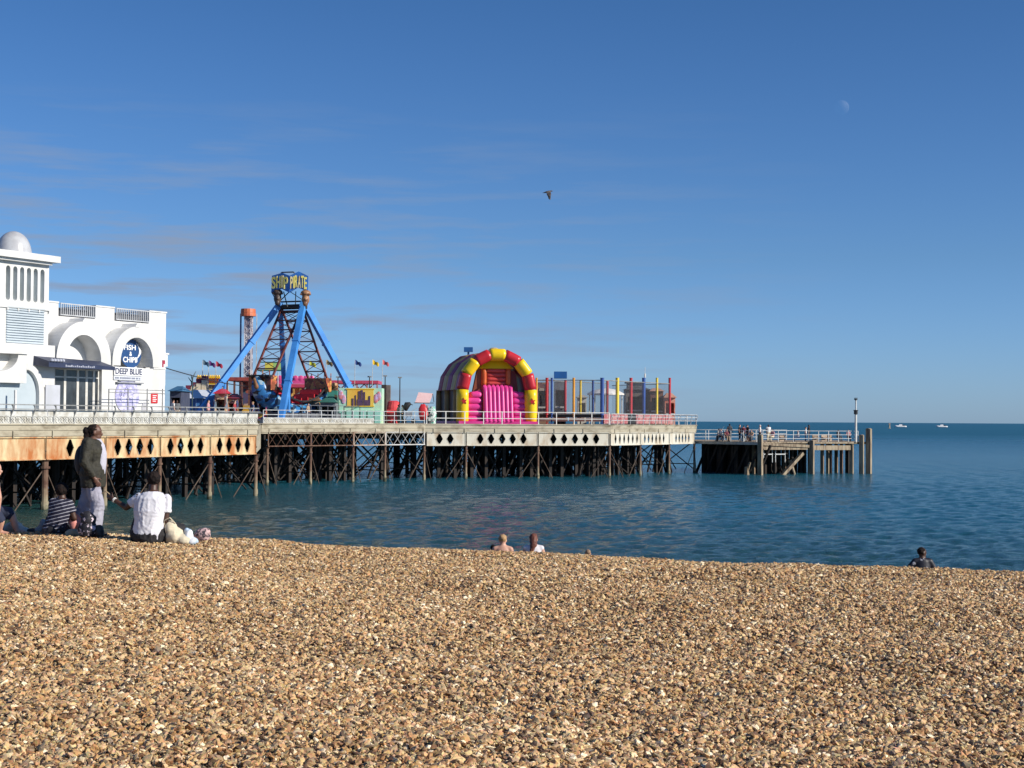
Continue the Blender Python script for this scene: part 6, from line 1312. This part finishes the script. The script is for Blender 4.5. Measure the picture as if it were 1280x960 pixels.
for k, (px, D, lab) in enumerate(((899, 150.9, 'angled fishing rod rest at the left of the anglers'), (905, 150.6, 'pale folding tripod among the seated anglers'), (929, 150.0, 'tackle trolley in front of the dark clad group'), (937, 150.0, 'folding chair frame right of the tackle trolley'))):
    p = onstage(px, D); g = MB(Matrix.Translation(p)); g.path([(-.45, 0, 0), (0, .1, .95), (.1, .4, 0)], .025); g.path([(.45, 0, 0), (-.05, .1, .9)], .025); g.path([(-.3, 0, .35), (.35, 0, .35)], .025); g.box((0, .15, .2), (.45, .3, .3)) if k > 1 else g.cyl((-.4, 0, 0), (.5, .2, 1.5), .015, n=5)
    tag(g.build('fishing_gear', M('gear_%d' % (k % 2), ((.5, .5, .48), (.18, .10, .07))[k % 2], None, 2, .6)), lab, 'fishing gear')
for px, D, a, lab, sh, lg, hr in ((2, 86.6, 1.4, 'person in black by the pavilion doorway at the far left', 'black', 'black', M('auburn_hair', (.2, .08, .04), None, 8, .6)),
        (216, 108.5, 2.2, 'person in a white top under the dark blue canopy stall', 'white', 'denim', hair_d), (221, 109.5, .5, 'person in purple grey beside the white topped person at the stall', 'grey', 'tan', hair_d),
        (293, 112, 1.5, 'person in red walking behind the balustrade near the ride cars', 'red', 'black', hair_d), (316, 115.5, -1.3, 'person in denim blue at the end of the front balustrade', 'denim', 'navy', bl_hair),
        (385, 128, 1.2, 'person in tan at the boarding deck rail of the ship ride', 'tan', 'navy', hair_d), (498, 132.6, 2.0, 'person in grey sitting out by the rail near the coral shell seat', 'grey', 'black', hair_d), (503, 133.2, -1.2, 'person in white near the black hooded pushchair', 'white', 'olive', hair_d),
        (534, 135, .4, 'person in navy under the pale pink sun shade', 'navy', 'black', hair_d), (260, 108, 1.6, 'person in pink passing the blue and white tent booth', 'pink', 'navy', hair_d)):
    p = at(px, 525, D); far_person((p.x, D, DECK+.033), lab, 1.66, CL[sh], CL[lg], hr, skin_l if sh != 'grey' else skin_d, a)

# ------------------------------------------------------------------ sea marks, boats, bird, moon
def boat(px, D, label):
    b = ground(px, D, -.1); t = thing('motor_boat', tuple(b), label, 'boat', 'small motor boats near the horizon'); g = MB(Matrix.Translation(b))
    rg = []
    for t_ in np.linspace(0, 1, 9):
        x_ = -6.5+13*t_; wd = 1.9*min(1, (t_*7+.12))**.5; h = 1.5+.7*(1-t_)**2; rg.append((V(x_, 0, h/2), V(0, wd, 0), V(0, 0, h/2+.2)))
    g.loft(rg, 10); g.build('hull', M('boat_white', (.82, .82, .82), None, 1, .3), t, smooth=True)
    g = MB(Matrix.Translation(b)); g.add([(-2.6, -1.3, 1.7), (2, -1.3, 1.7), (2, 1.3, 1.7), (-2.6, 1.3, 1.7), (-1.2, -1.1, 3.3), (1.6, -1.1, 3.3), (1.6, 1.1, 3.3), (-1.2, 1.1, 3.3)], [(0, 3, 2, 1), (4, 5, 6, 7), (0, 1, 5, 4), (1, 2, 6, 5), (2, 3, 7, 6), (3, 0, 4, 7)]); g.build('cabin', M('boat_white', (0, 0, 0)), t)
    g = MB(Matrix.Translation(b)); g.ext((2.1, -1, 1.7), (4.4, 1, 2.7)); g.path([(1.4, 0, 3.3), (1.6, 0, 5.0)], .12); g.build('cockpit', M('boat_dark', (.03, .04, .07), None, 1, .4), t)
boat(1125.5, 1700, 'white motor boat with a dark cockpit, left of the two boats on the horizon'); boat(1177, 1750, 'white motor boat, right of the two boats on the horizon')
b = ground(1111.8, 1300, -1); g = MB(Matrix.Translation(b)); g.cyl((0, 0, 0), (0, 0, 4.6), .62, .55, 8); g.box((0, 0, 5), (1.5, 1.5, .8)); g.bar((-1.2, 0, 1.3), (1.2, 0, 1.3), .4)
tag(g.build('channel_marker', M('marker_tan', (.62, .48, .32), (.4, .28, .2), .5, .7)), 'pale upright channel marker post in the water left of both boats', 'marker')
# bird gliding above the sea, wings down
b = at(684.5, 240.5, 50); bd = thing('bird', tuple(b), 'dark bird in flight with one wing down against the blue sky', 'bird')
g = MB(Matrix.Translation(b)); g.loft([(V(-.17, 0, -.015), V(0, .006, 0), V(0, 0, .004)), (V(-.12, 0, -.01), V(0, .016, 0), V(0, 0, .014)), (V(-.04, 0, .01), V(0, .035, 0), V(0, 0, .032)), (V(.05, 0, .03), V(0, .035, 0), V(0, 0, .032)), (V(.11, 0, .045), V(0, .022, 0), V(0, 0, .022)), (V(.145, 0, .048), V(0, .018, 0), V(0, 0, .018)), (V(.175, 0, .043), V(0, .003, 0), V(0, 0, .003))], 12)
def wing(side, tipx, tipz, tipy):
    rt0, rt1 = V(.10, side*.02, .03), V(-.07, side*.02, .01); el0, el1 = V(.13, side*.10, -.05), V(-.03, side*.09, -.07); t0, t1 = V(tipx+.035, side*tipy, tipz), V(tipx-.015, side*tipy, tipz+.03)
    vs = []
    for a, b__ in ((rt0, rt1), (el0, el1), ((el0+t0)/2, (el1+t1)/2+V(.01, 0, 0)), (t0, t1)):
        m_ = (a+b__)/2; vs += [a, m_+V(0, .010, .004), b__, m_-V(0, .010, .004)]
    fs = []
    for i in range(3):
        a = 4*i
        for k in range(4): fs.append((a+k, a+(k+1) % 4, a+4+(k+1) % 4, a+4+k))
    fs += [(0, 1, 2, 3), (12, 13, 14, 15)]
    return g.add(vs, fs)
wing(-1, .07, -.27, .10); wing(1, .05, -.22, .16)
g.fuse('body', M('bird_feathers', (.05, .045, .045), (.16, .13, .12), 14, .7), bd, .006, 1)
MB(Matrix.Translation(b)).loft([(V(.165, 0, .044), V(0, .006, 0), V(0, 0, .006)), (V(.20, 0, .038), V(0, .001, 0), V(0, 0, .001))], 6).build('beak', M('beak', (.3, .2, .1), None, 5, .5), bd)
# daytime moon: a lit sphere, the sky shows through its unlit side
mm = bpy.data.materials.new('moon_surface'); mm.use_nodes = True; t = mm.node_tree; t.nodes.clear()
o_ = N(t, 'ShaderNodeOutputMaterial'); ad = N(t, 'ShaderNodeAddShader'); tp = N(t, 'ShaderNodeBsdfTransparent'); df = N(t, 'ShaderNodeBsdfDiffuse')
nz = N(t, 'ShaderNodeTexNoise'); nz.inputs['Scale'].default_value = .03; rp = N(t, 'ShaderNodeValToRGB'); rp.color_ramp.elements[0].position = .42; rp.color_ramp.elements[1].position = .6; rp.color_ramp.elements[0].color = (.026, .026, .024, 1); rp.color_ramp.elements[1].color = (.044, .043, .040, 1)
tcn = N(t, 'ShaderNodeTexCoord'); t.links.new(tcn.outputs['Object'], nz.inputs[0]); t.links.new(nz.outputs[0], rp.inputs[0]); t.links.new(rp.outputs[0], df.inputs[0])
t.links.new(tp.outputs[0], ad.inputs[0]); t.links.new(df.outputs[0], ad.inputs[1])
gg = N(t, 'ShaderNodeNewGeometry'); ms_ = N(t, 'ShaderNodeMixShader'); tp2 = N(t, 'ShaderNodeBsdfTransparent')
t.links.new(gg.outputs['Backfacing'], ms_.inputs[0]); t.links.new(ad.outputs[0], ms_.inputs[1]); t.links.new(tp2.outputs[0], ms_.inputs[2]); t.links.new(ms_.outputs[0], o_.inputs[0])
p = at(1052, 134.5, 8000); g = MB(); g.ball((0, 0, 0), 8000*9.2/FPX, 48); mo = g.build('moon', mm, None, smooth=True); mo.location = p
tag(mo, 'faint pale daytime moon high in the blue sky at the right', 'moon')
